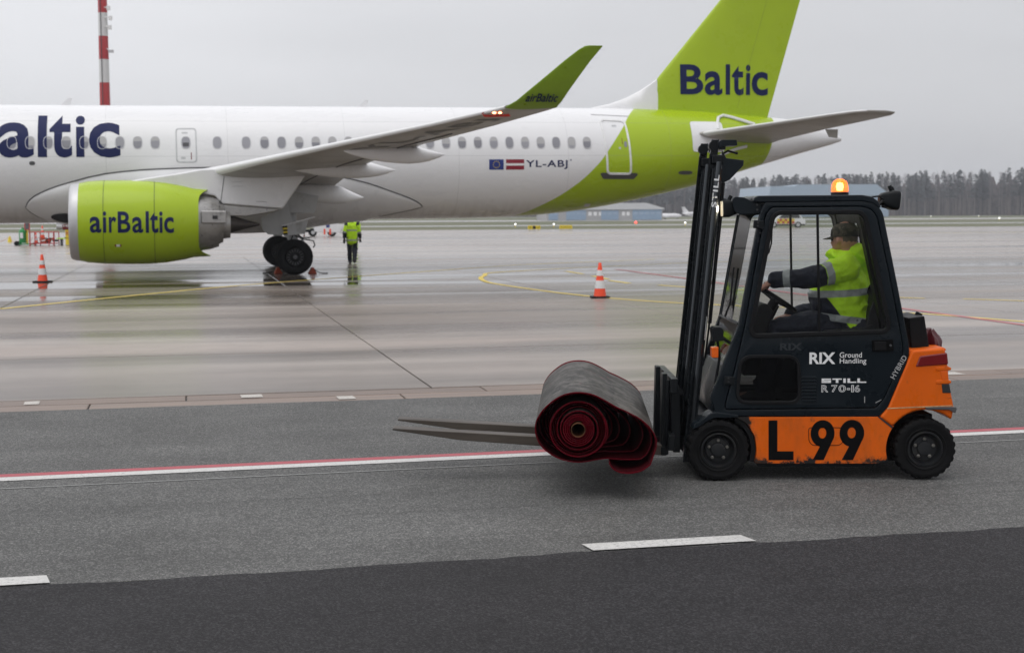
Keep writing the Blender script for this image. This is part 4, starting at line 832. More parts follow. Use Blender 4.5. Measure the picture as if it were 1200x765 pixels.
# front mudguard
q = MB(); o_ = [PX(812, 503), PX(814, 497.5), PX(824, 491), PX(833, 484.5), PX(840, 483), PX(866, 486.5), PX(866, 489.5), PX(850, 490), PX(838, 490), PX(829, 494), PX(818, 501.5)]
q.prism(o_, Y(.012), Y(.2)); q.build('front_mudguard', M_cab, FL, bevel=.006)
q = MB(); q.prism(o_, Y(.8), Y(.988)); q.build('front_mudguard', M_cab, FL, bevel=.006)
q = MB(); q.prism([PX(862, 489), PX(866, 489)]+arc(fwc, .255, 46, -20, 9)+arc(fwc, .225, -20, 60, 9)[::1], Y(.05), Y(.2)); q.build('arch_lining', M_rubber, FL)
# cab: outer side frames (near and far), doors, roof, windscreen
outer = [PX(840, 487.5, .04), PX(832.5, 466, .04), PX(851.5, 417, .04), PX(866, 380, .04), PX(888, 262, .04), PX(892.5, 244, .04), PX(897, 236, .04), PX(1012, 235, .04), PX(1026, 238.5, .04), PX(1034.5, 248, .04), PX(1051, 330, .04), PX(1064.5, 400, .04), PX(1066, 412, .04), PX(1062, 427, .04), PX(1040, 478, .04), PX(1029, 488.5, .04)]
door_o = [PX(849.5, 479, .04), PX(851, 470, .04), PX(862, 430, .04), PX(873.5, 380, .04), PX(892, 275, .04), PX(898, 251, .04), PX(904, 243.5, .04), PX(1010, 242.5, .04), PX(1021, 246, .04), PX(1027, 254, .04), PX(1043, 330, .04), PX(1056, 398, .04), PX(1057.5, 411, .04), PX(1054, 424, .04), PX(1036, 465, .04), PX(1026, 477, .04)]
glass = fx(rounded([(907, 250.8), (1011, 249.8), (1041, 387), (880, 392.5)], [9, 9, 10, 9], 6), .04)
vent = fx(rounded([(868, 417.5), (934.5, 417.5), (937, 471), (863, 471)], [13, 13, 13, 13], 6), .04)
def plate_holes(name, outerp, holes, y0, y1, m, parent, bevel=0.0):   # a plate with real openings
    c = bpy.data.curves.new(name, 'CURVE'); c.dimensions = '2D'; c.fill_mode = 'BOTH'; c.extrude = abs(y1-y0)/2-bevel; c.bevel_depth = bevel; c.bevel_resolution = 2; c.offset = -bevel
    for lp in [outerp]+holes:
        s = c.splines.new('POLY'); s.points.add(len(lp)-1); s.use_cyclic_u = True
        for i, p in enumerate(lp): s.points[i].co = (p[0], p[1], 0, 1)
    o = bpy.data.objects.new(name, c); COL.objects.link(o)
    me = bpy.data.meshes.new_from_object(o.evaluated_get(bpy.context.evaluated_depsgraph_get())); bpy.data.objects.remove(o); bpy.data.curves.remove(c)
    me.transform(Matrix.Translation((0, (y0+y1)/2, 0)) @ Matrix.Rotation(pi/2, 4, 'X')); me.materials.clear(); me.materials.append(m)
    bm = bmesh.new(); bm.from_mesh(me); bmesh.ops.remove_doubles(bm, verts=bm.verts, dist=1e-5); bmesh.ops.recalc_face_normals(bm, faces=bm.faces); bm.to_mesh(me); bm.free()
    me.polygons.foreach_set('use_smooth', [True]*len(me.polygons)); me.set_sharp_from_angle(angle=radians(50))
    return linked(name, me, parent)
door_r = rounded(door_o, .02, 3); outer_r = rounded(outer, [.01, .02, .01, .01, .01, .03, .03, .05, .07, .07, .02, .02, .03, .02, .03, .02], 4)
for near in (True, False):
    y0, y1, sg = (Y(.035), Y(.095), -1) if near else (Y(.905), Y(.965), 1)
    plate_holes('cab_frame', outer_r, [shrink(door_r, -.004)], min(y0, y1), max(y0, y1), M_cab, FL, .008)
    q = MB(); q.frame(shrink(door_r, -.03), shrink(door_r, .03), *((Y(.080), Y(.10)) if near else (Y(.90), Y(.92)))); q.build('door_seal', M_rubber, FL, smooth=0)
    d0, d1 = (Y(.028), Y(.075)) if near else (Y(.925), Y(.972))
    DR = plate_holes('cab_door', door_r, [shrink(glass, -.006), shrink(vent, -.006)], d0, d1, M_cab, FL, .006)
    f0, f1 = (Y(.016), Y(.06)) if near else (Y(.94), Y(.984))
    q = MB(); q.frame(shrink(glass, -.022), shrink(glass, .008), f0, f1); q.build('window_seal', M_rubber, DR, bevel=.006, seg=3, smooth=50)
    q = MB(); q.frame(shrink(vent, -.012), shrink(vent, .010), f0, f1); q.build('window_seal', M_rubber, DR, bevel=.005, seg=3, smooth=50)
    yg = (f0+f1)/2
    q = MB(); q.prism(shrink(glass, .002), yg-.002, yg+.002); q.build('pane', M_glass, DR, smooth=0)
    q = MB(); q.prism(shrink(vent, .002), yg-.002, yg+.002); q.build('pane', M_glassd, DR, smooth=0)
    a, b = PX(957.5, 250, .05), PX(959.5, 389, .05)
    q = MB(); q.prism([(a[0]-.007, a[1]), (a[0]+.007, a[1]), (b[0]+.007, b[1]), (b[0]-.007, b[1])], yg-.010, yg+.010); q.build('sliding_divider', M_rubber, DR)
    if not near: continue
    q = MB(); q.prism(rounded(fx([(1023, 399), (1047.5, 398), (1048.5, 411.5), (1023.5, 412.5)]), .008, 3), Y(.018), Y(.04)); HD = q.build('door_handle', M_blackf, DR, bevel=.004)
    q = MB(); q.prism(fx([(1025, 401), (1039, 400.5), (1039.5, 410), (1025.5, 410.5)]), Y(.013), Y(.019)); q.build('grip', M_rubber, HD, bevel=.003)
    q = MB(); q.lathe([(.008, 0), (.008, .006), (.001, .007)], 12, Matrix.Translation((PX(1044.5, 405)[0], Y(.018), PX(1044.5, 405)[1])) @ Matrix.Rotation(pi/2, 4, 'X')); q.build('lock', M_rim, HD)
    q0 = 441.5
    for k in range(8):
        q = MB(); z = q0+k*3.95; q.prism(fx([(940.5, z), (957.5, z), (957.5, z+2.2), (940.5, z+2.2)]), Y(.017), Y(.030)); q.build('vent_louvre', M_cab, DR, bevel=.003)
    for (a, b) in ((850, 445.5), (884.5, 263)):
        q = MB(); q.prism(fx([(a-1, b-5), (a+11, b-4), (a+10, b+5.5), (a-2, b+4.5)], .02), Y(.008), Y(.034)); HG = q.build('hinge', M_black, DR, bevel=.005)
        for dz in (-2, 2):
            q = MB(); q.lathe([(.007, 0), (.007, .005), (.001, .006)], 8, Matrix.Translation((PX(a+4, b+dz)[0], Y(.008), PX(a+4, b+dz)[1])) @ Matrix.Rotation(pi/2, 4, 'X')); q.build('bolt', M_dark, HG)
    for (a, b) in ((891.5, 273), (889.5, 283)):
        q = MB(); q.lathe([(.005, 0), (.005, .003), (.001, .003)], 8, Matrix.Translation((PX(a, b)[0], Y(.027), PX(a, b)[1])) @ Matrix.Rotation(pi/2, 4, 'X')); q.build('bolt', M_dark, DR)
    flat = lambda d: (lambda x, z: Vector((x, Y(d), z)))
    def box_px(x0, x1, y0, y1, d): a = PX(x0, y1, d); b = PX(x1, y0, d); return a[0], b[0], a[1], b[1]
    dd = .0265
    print_on('lettering', fit(glyphs('RIX', .03, 1.0), *box_px(948.4, 979, 412.8, 426.5, dd)), flat(dd), M_print, DR)
    print_on('lettering', fit(glyphs('Ground', .004), *box_px(984, 1010, 412.6, 419, dd)), flat(dd), M_print, DR)
    print_on('lettering', fit(glyphs('Handling', .004), *box_px(984, 1015.3, 419.6, 427.6, dd)), flat(dd), M_print, DR)
    def still_bm():
        L = []; t = .34
        L += [[(0, 1), (2, 1), (2, 1-.28), (.55, 1-.28), (.55, .64), (2, .64), (2, 0), (0, 0), (0, .28), (1.45, .28), (1.45, .36), (0, .36)]]
        L += [[(2.3, 1), (4.3, 1), (4.3, .72), (3.58, .72), (3.58, 0), (3.02, 0), (3.02, .72), (2.3, .72)]]
        L += [[(4.6, 0), (5.16, 0), (5.16, 1), (4.6, 1)]]
        for x in (5.5, 7.6): L += [[(x, 1), (x, 0), (x+1.9, 0), (x+1.9, .28), (x+.56, .28), (x+.56, 1)]]
        return poly_bm(*L)
    print_on('lettering', fit(still_bm(), *box_px(962.8, 1015.2, 443.2, 448.6, dd)), flat(dd), M_print, DR)
    for ch, a_, b_ in (('R', 962.6, 970.6), ('7', 974.2, 981.4), ('0', 982.6, 991.2), ('-', 992.4, 996.2), ('1', 997.6, 1000.6), ('6', 1001.4, 1008)):
        bm = glyphs(ch, .026); x0, x1, z0, z1 = box_px(a_, b_, 451.0, 459.4, dd) if ch != '-' else box_px(a_, b_, 454.6, 456.8, dd); xs_ = [v.co.x for v in bm.verts]; ys_ = [v.co.y for v in bm.verts]; A, B, C_, D = min(xs_), max(xs_), min(ys_), max(ys_)
        om = lambda d_: (lambda x, y: Vector((x0+(x-A)/(B-A)*(x1-x0), Y(d_), z0+(y-C_)/(D-C_)*(z1-z0))))
        print_on('lettering', bm, om(dd), M_print, DR); print_on('letter_core', glyphs(ch, -.020), om(dd-.0006), M_cab, DR)
    print_on('faint_lettering', fit(glyphs('RIX', .03, 1.0), *box_px(914, 940, 402, 410.5, dd)), flat(dd), mat('old_sticker_ghost', (.017, .022, .027), .45), DR)
    # HYBRID up the slanting rear edge of the cab frame
    p0, p1 = Vector(PX(1048.6, 444.5)), Vector(PX(1063.6, 418.5)); ax = (p1-p0).normalized(); nr = Vector((-ax.y, ax.x)); L_ = (p1-p0).length
    bm = fit(glyphs('HYBRID', .006, 1.05), 0, L_, 0, .034); print_on('lettering', bm, lambda x, y: Vector(((p0+ax*x+nr*(y-.006)).x, Y(.0262), (p0+ax*x+nr*(y-.006)).y)), mat('grey_film', (.42, .42, .42), .45), FL)
    # scuffs on the door's lower corner
    for pts in ([(1014, 465), (1014.8, 465), (1014.8, 472.5), (1014, 472.5)], [(1027, 472), (1034, 468.5), (1034.2, 469.1), (1027.2, 472.8)]):
        print_on('scuff', poly_bm(fx(pts)), flat(dd), MATS['grey_film'], DR)
# L 99 on the side panel
def nine(x0, x1, y0, y1):
    d = .0285; a, b, c, e = box_px(x0, x1, y0, y1, d); w_, h_ = b-a, e-c; cx, cz, R, = a+w_*.5, e-h_*.335, w_*.5
    n = 40; o = [(cx+w_*.5*cos(2*pi*k/n), cz+h_*.335*sin(2*pi*k/n)) for k in range(n)]; i = [(cx-w_*.01+w_*.165*cos(2*pi*k/n), cz+h_*.01+h_*.135*sin(2*pi*k/n)) for k in range(n)]
    bm = bmesh.new(); vo = [bm.verts.new((*p, 0)) for p in o]; vi = [bm.verts.new((*p, 0)) for p in i]
    for k in range(n): bm.faces.new((vo[k], vo[(k+1) % n], vi[(k+1) % n], vi[k]))
    print_on('lettering', bm, flat(d), M_blackf, CH)
    leg = [(a+w_*.985, cz-h_*.04), (a+w_*.98, cz+h_*.02), (a+w_*.70, cz-h_*.14), (a+w_*.44, cz-h_*.27), (a+w_*.10, c), (a+w_*.56, c), (a+w_*.90, cz-h_*.20)]
    print_on('lettering', poly_bm(leg), flat(d-.0006), M_blackf, CH)
nine(949.6, 978.2, 492, 538.8); nine(983.4, 1013, 491.6, 538.8)
print_on('lettering', poly_bm(fx([(900.6, 492.5), (911, 492.3), (911, 528.5), (930, 528.5), (930, 538.8), (900.6, 539)], .0285)), flat(.0285), M_blackf, CH)
# roof
rf = [PX(884.5, 236.5), PX(885, 231.5), PX(890, 229.3), PX(1012, 228.4), PX(1024, 230.6), PX(1031, 236), PX(1034.5, 243.5), PX(1031, 243.8), PX(1024, 238.2), PX(1012, 236), PX(895, 237.5)]
for a, b in ((.03, .15), (.85, .97)): q = MB(); q.prism(rf, Y(a), Y(b)); q.build('roof_rail', M_cab, FL, bevel=.014, seg=3)
for a, b in ((884.5, 905), (1000, 1034.5)):
    q = MB(); pr = [PX(a, 235), PX(a+1, 230.8), PX(min(a+8, b-2), 229.2), PX(b-6, 229.2 if b < 1000 else 233), PX(b, 231 if b < 1000 else 243), PX(b-3, 236 if b < 1000 else 243.5), PX(a+6, 237)]; q.prism(pr, Y(.15), Y(.85)); q.build('roof_beam', M_cab, FL, bevel=.008)
for k in range(4): q = MB(); x_ = 922+19.5*k; q.prism([PX(x_, 236), PX(x_, 231), PX(x_+3, 231), PX(x_+3, 236)], Y(.15), Y(.85)); q.build('roof_bar', M_black, FL)
q = MB(); a_, b_ = PX(903, 230.2), PX(1002, 230.0); q.add([(a_[0], Y(.14), a_[1]), (b_[0], Y(.14), b_[1]), (b_[0], Y(.86), b_[1]), (a_[0], Y(.86), a_[1])], [(0, 1, 2, 3)]); q.build('roof_glass', M_glass, FL, smooth=0)  # unseen glazing, added to let daylight down onto the driver
# windscreen and front frame
wsl = [PX(866, 380, .07), PX(889, 252, .07)]; wl0, wl1 = wsl
q = MB(); q.add([(wl0[0], Y(.095), wl0[1]), (wl0[0], Y(.905), wl0[1]), (wl1[0], Y(.905), wl1[1]), (wl1[0], Y(.095), wl1[1])], [(0, 1, 2, 3)]); q.build('windscreen', M_glass, FL, smooth=0)
lo = PX(838, 470, .07)
q = MB(); q.add([(lo[0], Y(.095), lo[1]), (lo[0], Y(.905), lo[1]), (wl0[0]-.002, Y(.905), wl0[1]-.005), (wl0[0]-.002, Y(.095), wl0[1]-.005)], [(0, 1, 2, 3)]); q.build('lower_windscreen', M_glass, FL, smooth=0)
q = MB(); q.tube([(wl1[0], Y(.93), wl1[1]), (wl0[0], Y(.93), wl0[1]), (lo[0], Y(.93), lo[1])], .012, 6); q.build('windscreen_edge', M_black, FL)
q = MB(); q.tube([(wl0[0], Y(.09), wl0[1]), (wl0[0], Y(.91), wl0[1])], .012, 6); q.build('windscreen_rail', M_black, FL)
q = MB(); q.tube([(wl0[0]-.03, Y(.5), wl0[1]+.02), (wl0[0]+.01, Y(.52), wl0[1]+.12), (wl0[0]+.045, Y(.6), wl0[1]+.36)], .008, 5); q.build('wiper', M_rubber, FL)
# cowl below the windscreen and front bulkhead
q = MB(); q.prism([PX(836, 486), PX(836, 468), PX(850, 430), PX(862, 430), PX(862, 486)], Y(.10), Y(.90)); q.build('front_cowl', M_cab, FL, bevel=.01)
# rear bulkhead, pillars and rear window
q = MB(); q.prism([PX(1036, 392), PX(1060, 392), PX(1062, 425), PX(1040, 472), PX(1030, 472)], Y(.096), Y(.904)); q.build('rear_bulkhead', M_cab, FL)
q = MB()
for y in (.10, .82): q.prism([PX(1008, 240), PX(1030, 240), PX(1059, 392), PX(1040, 392)], Y(y), Y(y+.08))
q.prism([PX(1010, 240), PX(1028, 240), PX(1032, 262), PX(1014, 262)], Y(.18), Y(.82)); q.build('rear_pillar', M_rubber, FL)
q = MB(); q.add([(PX(1030, 262)[0], Y(.18), PX(1030, 262)[1]), (PX(1030, 262)[0], Y(.82), PX(1030, 262)[1]), (PX(1052, 392)[0], Y(.82), PX(1052, 392)[1]), (PX(1052, 392)[0], Y(.18), PX(1052, 392)[1])], [(0, 1, 2, 3)]); q.build('rear_window', M_glassd, FL, smooth=0)
q = MB()
for k in range(5):
    y = .22+.14*k; q.tube([(PX(1027, 262)[0], Y(y), PX(1027, 262)[1]), (PX(1049, 392)[0], Y(y), PX(1049, 392)[1])], .010, 6)
q.build('rear_guard_bar', M_black, FL)
# floor, seat base, steering column, dashboard, levers
q = MB(); q.bx(PX(842, 480)[0], PX(1030, 480)[0], Y(.1), Y(.9), .46, .485); q.build('cab_floor', M_rubber, FL)
DY = .5
q = MB(); q.prism([PX(958, 389, DY), PX(1026, 385, DY), PX(1030, 470, DY), PX(955, 470, DY)], Y(.24), Y(.76)); SB = q.build('seat_base', M_black, FL, bevel=.02)
q = MB(); q.prism(rounded(fx([(956, 384), (1006, 380), (1012, 376), (1018, 392), (958, 394)], DY), .02, 3), Y(.26), Y(.74)); q.build('seat_cushion', M_seat, FL, bevel=.025, seg=3)
q = MB(); q.prism(rounded(fx([(1003, 385), (1009, 362), (1017, 340), (1022, 333), (1027, 334), (1028.5, 342), (1026, 365), (1022, 388)], DY), .03, 4), Y(.27), Y(.73)); q.build('seat_back', M_seat, FL, bevel=.03, seg=3)
q = MB(); q.prism([PX(1024, 340, DY), PX(1038, 350, DY), PX(1042, 386, DY), PX(1022, 390, DY)], Y(.3), Y(.7)); q.build('seat_carrier', M_rubber, FL, bevel=.02)
q = MB(); q.prism([PX(880, 393, .3), PX(884, 372, .3), PX(890, 357, .3), PX(900, 356, .3), PX(907, 366, .3), PX(898, 392, .3), PX(890, 440, .3), PX(870, 440, .3)], Y(.3), Y(.7)); q.build('steering_column', M_rubber, FL, bevel=.015)
sc = fk(910, 350, DY); tl = Matrix.Translation(sc) @ Matrix.Rotation(radians(33), 4, 'Y')
q = MB(); q.tube([tl @ Vector((.155*cos(2*pi*k/28), .155*sin(2*pi*k/28), 0)) for k in range(29)], .0135, 8, False)
for k in range(3): q.tube([tl @ Vector((0, 0, -.02)), tl @ Vector((.15*cos(2*pi*k/3+.5), .15*sin(2*pi*k/3+.5), 0))], .011, 6)
q.tube([tl @ Vector((0, 0, 0)), tl @ Vector((0, 0, -.10))], .035, 12); q.tube([tl @ Vector((-.13, -.05, 0)), tl @ Vector((-.13, -.05, .05))], .014, 8); q.build('steering_wheel', M_rubber, FL, smooth=60)
q = MB(); q.tube([fk(902, 378, .62), fk(912, 358, .62)], .010, 6); q.tube([fk(897, 385, .7), fk(905, 362, .7)], .010, 6); q.build('lever', M_rubber, FL)
q = MB(); q.tube([fk(905, 262, .12), fk(904, 285, .12), fk(901, 296, .12), fk(898.5, 299, .12)], .0055, 6); q.build('cable', M_rubber, FL)
# amber beacon (lit)
bc = fk(984, 229, .5)
q = MB(); q.lathe([(.060, 0), (.062, .02), (.056, .028)], 24, Matrix.Translation((bc.x, Y(.5), bc.z-.004))); BE = q.build('beacon', M_black, FL)
q = MB(); q.lathe([(.057, .02), (.060, .03), (.059, .055), (.054, .08), (.042, .10), (.022, .113), (.001, .116)], 28, Matrix.Translation((bc.x, Y(.5), bc.z))); q.build('beacon_lens', mat('lit_amber', (.9, .25, .01), .15, emit=(1.0, .13, .003), estr=1.1, alpha=.55), BE, smooth=60)
q = MB(); q.lathe([(.001, .03), (.02, .035), (.026, .06), (.02, .085), (.001, .09)], 16, Matrix.Translation((bc.x, Y(.5), bc.z))); q.build('bulb', mat('amber_bulb', (1, .6, .1), .4, emit=(1.0, .55, .08), estr=14), BE, smooth=60)
# work lamps
def lamp(px, py, dy, direction, sc_=1.0, on=False):
    c = fk(px, py, dy); d = Vector(direction).normalized(); Mx = Matrix.Translation((c.x, Y(dy), c.z)) @ d.to_track_quat('Z', 'Y').to_matrix().to_4x4() @ Matrix.Scale(sc_, 4)
    q = MB(); sq = lambda r, z, k=1.0: [Vector((r*x, r*y*k, z)) for x, y in rounded([(-1, -1), (1, -1), (1, 1), (-1, 1)], .45, 4)]
    q.loft([sq(.022, -.075), sq(.036, -.06), sq(.058, .0), sq(.058, .035), sq(.052, .042)], True, True, True, Mx); L_ = q.build('work_lamp', M_black, FL, smooth=40)
    q = MB(); q.loft([sq(.050, .043), sq(.050, .046)], True, True, True, Mx); q.build('lamp_glass', mat('lit_lens', (.9, .85, .7), .1, emit=(1.0, .82, .55), estr=.45) if on else M_lens, L_)
    q = MB(); q.tube([Mx @ Vector((0, .05, 0)), Mx @ Vector((0, .085, -.02))], .014, 6); q.build('lamp_bracket', M_black, L_)
    return Mx
lm = lamp(853.5, 244.5, .16, (-1, .0, -.03), 1.0, True)
ls = bpy.data.lights.new('work_lamp_beam', 'SPOT'); ls.energy = 30; ls.color = (1.0, .80, .55); ls.spot_size = radians(150); ls.shadow_soft_size = .03
lo_ = bpy.data.objects.new('work_lamp_beam', ls); COL.objects.link(lo_); lo_.parent = FL; lo_.matrix_local = lm @ Matrix.Translation((0, 0, .050)) @ Matrix.Rotation(pi, 4, 'X')
lamp(853.5, 244.5, .84, (-1, 0, -.03))
for dy in (.10, .90):
    q = MB(); q.prism(rounded(fx([(858, 234), (861, 230.5), (872, 231.5), (881, 236), (893, 238), (893, 250), (880, 251), (866, 251.5), (860, 247)], .1), .012, 3), Y(dy-.012), Y(dy+.012)); LBK = q.build('lamp_arm', M_cab, FL, bevel=.004)
    for z in (240, 246): q = MB(); q.lathe([(.007, 0), (.007, .004), (.001, .005)], 8, Matrix.Translation((PX(890, z)[0], Y(dy-.012), PX(890, z)[1])) @ Matrix.Rotation(pi/2, 4, 'X')); q.build('bolt', M_rim, LBK)
lamp(1044, 234.5, .20, (1, .1, -.10), 1.12); lamp(1046, 233.5, .80, (1, .1, -.1), 1.0)
q = MB(); q.tube([fk(1030, 240, .14), fk(1034, 236, .14), fk(1038, 238, .16)], .009, 6); q.tube([fk(1034, 242, .12), fk(1038, 243, .15)], .009, 6); q.tube([fk(1022, 231, .15), fk(1030, 230, .15), fk(1036, 234, .16)], .006, 6); q.build('lamp_cable', M_rubber, FL)
# direction lights and front marker lamps on the cowl
q = MB(); q.prism(rounded(fx([(833.5, 385), (836, 382.5), (845, 383), (847.5, 387), (847, 399), (835, 400)], .08), .01, 3), Y(.05), Y(.17)); q.build('headlamp', M_black, FL, bevel=.01)
q = MB(); q.prism(fx([(833.7, 407), (841.8, 406), (841.5, 419), (834, 419)], .08), Y(.06), Y(.15)); q.build('indicator', M_amber, FL, bevel=.006)
q = MB(); q.prism(fx([(833.7, 407), (841.8, 406), (841.5, 419), (834, 419)], .08), Y(.85), Y(.94)); q.build('indicator', M_amber, FL, bevel=.006)
q = MB(); q.tube([fk(841, 400, .1), fk(843, 420, .1), fk(838, 450, .12)], .010, 6); q.tube([fk(846, 395, .1), fk(856, 402, .1)], .012, 6); q.build('lamp_stalk', M_black, FL)
# black box with a filler cap and the red bag behind the cab
q = MB(); q.prism([PX(1062.5, 372, .2), PX(1081, 369.5, .2), PX(1086.5, 405, .2), PX(1083, 410.5, .2), PX(1066, 411, .2)], Y(.15), Y(.55)); BX = q.build('rear_box', M_rubber, FL, bevel=.008)
q = MB(); q.tube([fk(1075, 371.5, .3), fk(1077.5, 366.5, .3)], .024, 10); q.build('filler_cap', M_black, BX)
q = MB(); q.tube([fk(1064, 411, .2), fk(1072, 410.5, .2), fk(1100, 408.5, .2)], .012, 6); q.build('box_rail', M_black, FL)
# mast, leaning back
mast_ax = lambda px, py, d: Vector((fk(px, py, d).x, Y(d), fk(px, py, d).z))
def rail(name, x_top, y_top, x_bot, y_bot, wpx, d, thick, m, lip=True):
    T, B = fk(x_top, y_top, .2), fk(x_bot, y_bot, .2); wd = wpx*.0057; q = MB()
    def sec(y0, y1, dx0, dx1): q.prism([(T.x+dx0, T.z), (T.x+dx1, T.z), (B.x+dx1, B.z), (B.x+dx0, B.z)], y0, y1)
    sec(Y(d), Y(d+.012), 0, wd)
    if lip: sec(Y(d-.02), Y(d), .0, .012); sec(Y(d-.02), Y(d), wd-.012, wd)
    return q.build(name, m, FL, bevel=.003, smooth=30)
for d in (.2, .74):
    k = 0
    rail('outer_mast_rail', 834.5, 198, 799.5, 541, 12.5, d, .1, M_mast)
    rail('inner_mast_rail', 834.5, 163.5, 803.5, 468, 9.0, d+.035, .1, M_mast)
    rail('mast_flange', 836.8, 196, 812, 440, 3.0, d-.03, .1, M_mast, False)
    SH = Vector((0, d-.2, 0))
    P = lambda a, b, e: fk(a, b, .2)+Vector((0, Y(d+e)-fk(a, b, .2).y, 0))
    q = MB(); q.tube([P(841.8, 190, -.045), P(820.5, 400, -.045), P(808, 523, -.045)], .019, 16); CYL = q.build('lift_cylinder', M_chrome, FL, smooth=60)
    q = MB(); q.tube([P(845.3, 200, .03), P(832.5, 300, .03), P(822.5, 400, .03), P(815, 480, .03)], .010, 8); q.build('hydraulic_hose', M_rubber, FL, smooth=60)
    q = MB(); q.tube([P(848, 213, .03), P(846.5, 250, .03), P(838, 330, .03), P(827, 420, .03)], .007, 8); q.build('hydraulic_hose', M_rubber, FL, smooth=60)
    q = MB(); q.tube([P(832.8, 180, .015), P(802, 470, .015)], .006, 5); q.build('lift_chain', M_black, FL)
    q = MB(); q.box(P(841, 187, .01), (.075, .06, .06)); q.build('cylinder_clamp', M_black, FL, bevel=.008)
    q = MB(); q.tube([P(837, 171, .0), P(837, 171, .05)], .035, 20); q.build('chain_pulley', M_black, FL)
    rail('mast_guide', 847, 214, 831, 380, 4.5, d+.06, .1, M_mast, False)
for (yp, th) in ((171, .05), (330, .04), (476, .05)):     # cross members joining the two sides
    o = (250-yp)/(-88.0)
    xm = 834.5-(yp-198)*35/343+4
    q = MB(); q.box((fk(xm, yp, .45).x, 0, fk(xm, yp, .2).z), (.045, .54, th)); q.build('mast_crossbar', M_mast, FL, bevel=.004)
q = MB(); q.prism(rounded(fx([(841, 167), (845, 164.3), (862.5, 164.2), (863.5, 171), (846, 171.8), (842, 174)], .2), .008, 3), Y(.17), Y(.30)); HDG = q.build('hose_guide', M_cab, FL, bevel=.006)
q = MB(); q.tube([fk(846, 181, .22), fk(853, 177, .22), fk(862, 179.5, .22)], .008, 6); q.tube([fk(862, 179.5, .22), fk(864.5, 179.9, .22)], .010, 6); q.build('hose_end', M_rubber, FL)
q = MB(); q.prism(fx([(846, 176), (851, 185.5), (871.5, 188), (871, 194), (855, 211), (848, 214), (845.5, 214)], .2), Y(.19), Y(.215)); q.build('mast_gusset', M_cab, FL, bevel=.004)
# maker's name up the cylinder and the sticker at its foot
p0, p1 = fk(836.4, 243, .133), fk(840.4, 205, .133); ax = (p1-p0).normalized(); nr = Vector((-ax.z, 0, ax.x))
bm = fit(glyphs('STILL', .02, 1.1), 0, (p1-p0).length, -.017, .017)
print_on('lettering', bm, lambda x, y: p0+ax*x+nr*y, M_print, FL)
q = MB(); q.prism(fx([(820.6, 398), (822.3, 370.5), (828.2, 370.8), (826.2, 398)], .17), Y(.163), Y(.167)); ST = q.build('sticker', M_print, FL, smooth=0)
print_on('sticker_patch', poly_bm(fx([(822.8, 376), (823, 371.5), (827.2, 371.7), (826.8, 376)], .17)), flat(.1615), M_redl, ST)
p2, p3 = fk(823.6, 396.5, .17), fk(824.8, 378, .17); ax2 = (p3-p2).normalized(); nr2 = Vector((-ax2.z, 0, ax2.x))
print_on('lettering', fit(glyphs('STILL', .02, 1.05), 0, (p3-p2).length, -.011, .011), lambda x, y: Vector(((p2+ax2*x+nr2*y).x, Y(.1615), (p2+ax2*x+nr2*y).z)), M_redl, ST)
# fork carriage
for d in (.17, .74):
    q = MB(); q.prism(fx([(786, 441), (801, 459), (801, 463), (797, 463), (797, 530), (789, 530), (786.5, 520)], d), Y(d), Y(d+.04)); q.build('carriage_plate', M_black, FL, bevel=.005)
for (y0, y1, a) in ((441, 458, 787), (506, 524, 784)):
    q = MB(); q.prism(fx([(a-3, y0), (a+5, y0), (a+4, y1), (a-4, y1)], .2), Y(.06), Y(.92)); q.build('carriage_bar', M_black, FL, bevel=.006)
q = MB(); q.prism(fx([(785, 447), (796, 452), (794, 526), (781, 526)], .25), Y(.26), Y(.9)); q.build('carriage_back', M_black, FL, bevel=.005)
for d_ in (.30, .56):
    q = MB(); q.prism(fx([(783.5, 452), (790, 452), (788, 500), (782, 500)], .25), Y(d_), Y(d_+.1)); q.build('carriage_block', M_black, FL, bevel=.006)
q = MB()
for k in range(5): q.tube([fk(783, 445, .12+.19*k), fk(780, 522, .12+.19*k)], .012, 6)
q.build('carriage_grille', M_black, FL)
for d, nm in ((.13, 0), (.58, 1)):
    # L-shaped fork with a long extension sleeve tapering to the tip
    tipx, tipy, hx, hy1, hy2 = (459.5, 503.0, 776, 525.5, 536.5)
    A = fk(776.5, 438, d); Bq = fk(776, 532, d)
    tip = fk(459.5, 503.2, .13); k1 = fk(560, 514.0, .13); root_t = fk(776, 521.5, .13); root_b = fk(776, 533.5, .13)
    pts = [(tip.x, tip.z-.004), (tip.x+.004, tip.z+.008), (fk(630, 511.5, .13).x, fk(630, 511.5, .13).z), (root_t.x, root_t.z), (root_b.x, root_b.z), (fk(630, 522.3, .13).x, fk(630, 522.3, .13).z), (fk(540, 515.8, .13).x, fk(540, 515.8, .13).z)]
    q = MB(); q.prism(pts, Y(d), Y(d+.13)); q.build('fork', M_fork, FL, bevel=.005)
    q = MB(); q.prism(fx([(776.8, 438), (782.4, 438), (781.5, 534), (774.6, 534)], .13), Y(d+.01), Y(d+.12)); q.build('fork_shank', M_black, FL, bevel=.006)
    q = MB(); q.prism(fx([(774.5, 523.5), (783.5, 523.5), (783.5, 532), (781.5, 533.2), (774.5, 533.2)], .12), Y(d-.006), Y(d+.01)); q.build('fork_hook', M_black, FL, bevel=.004)

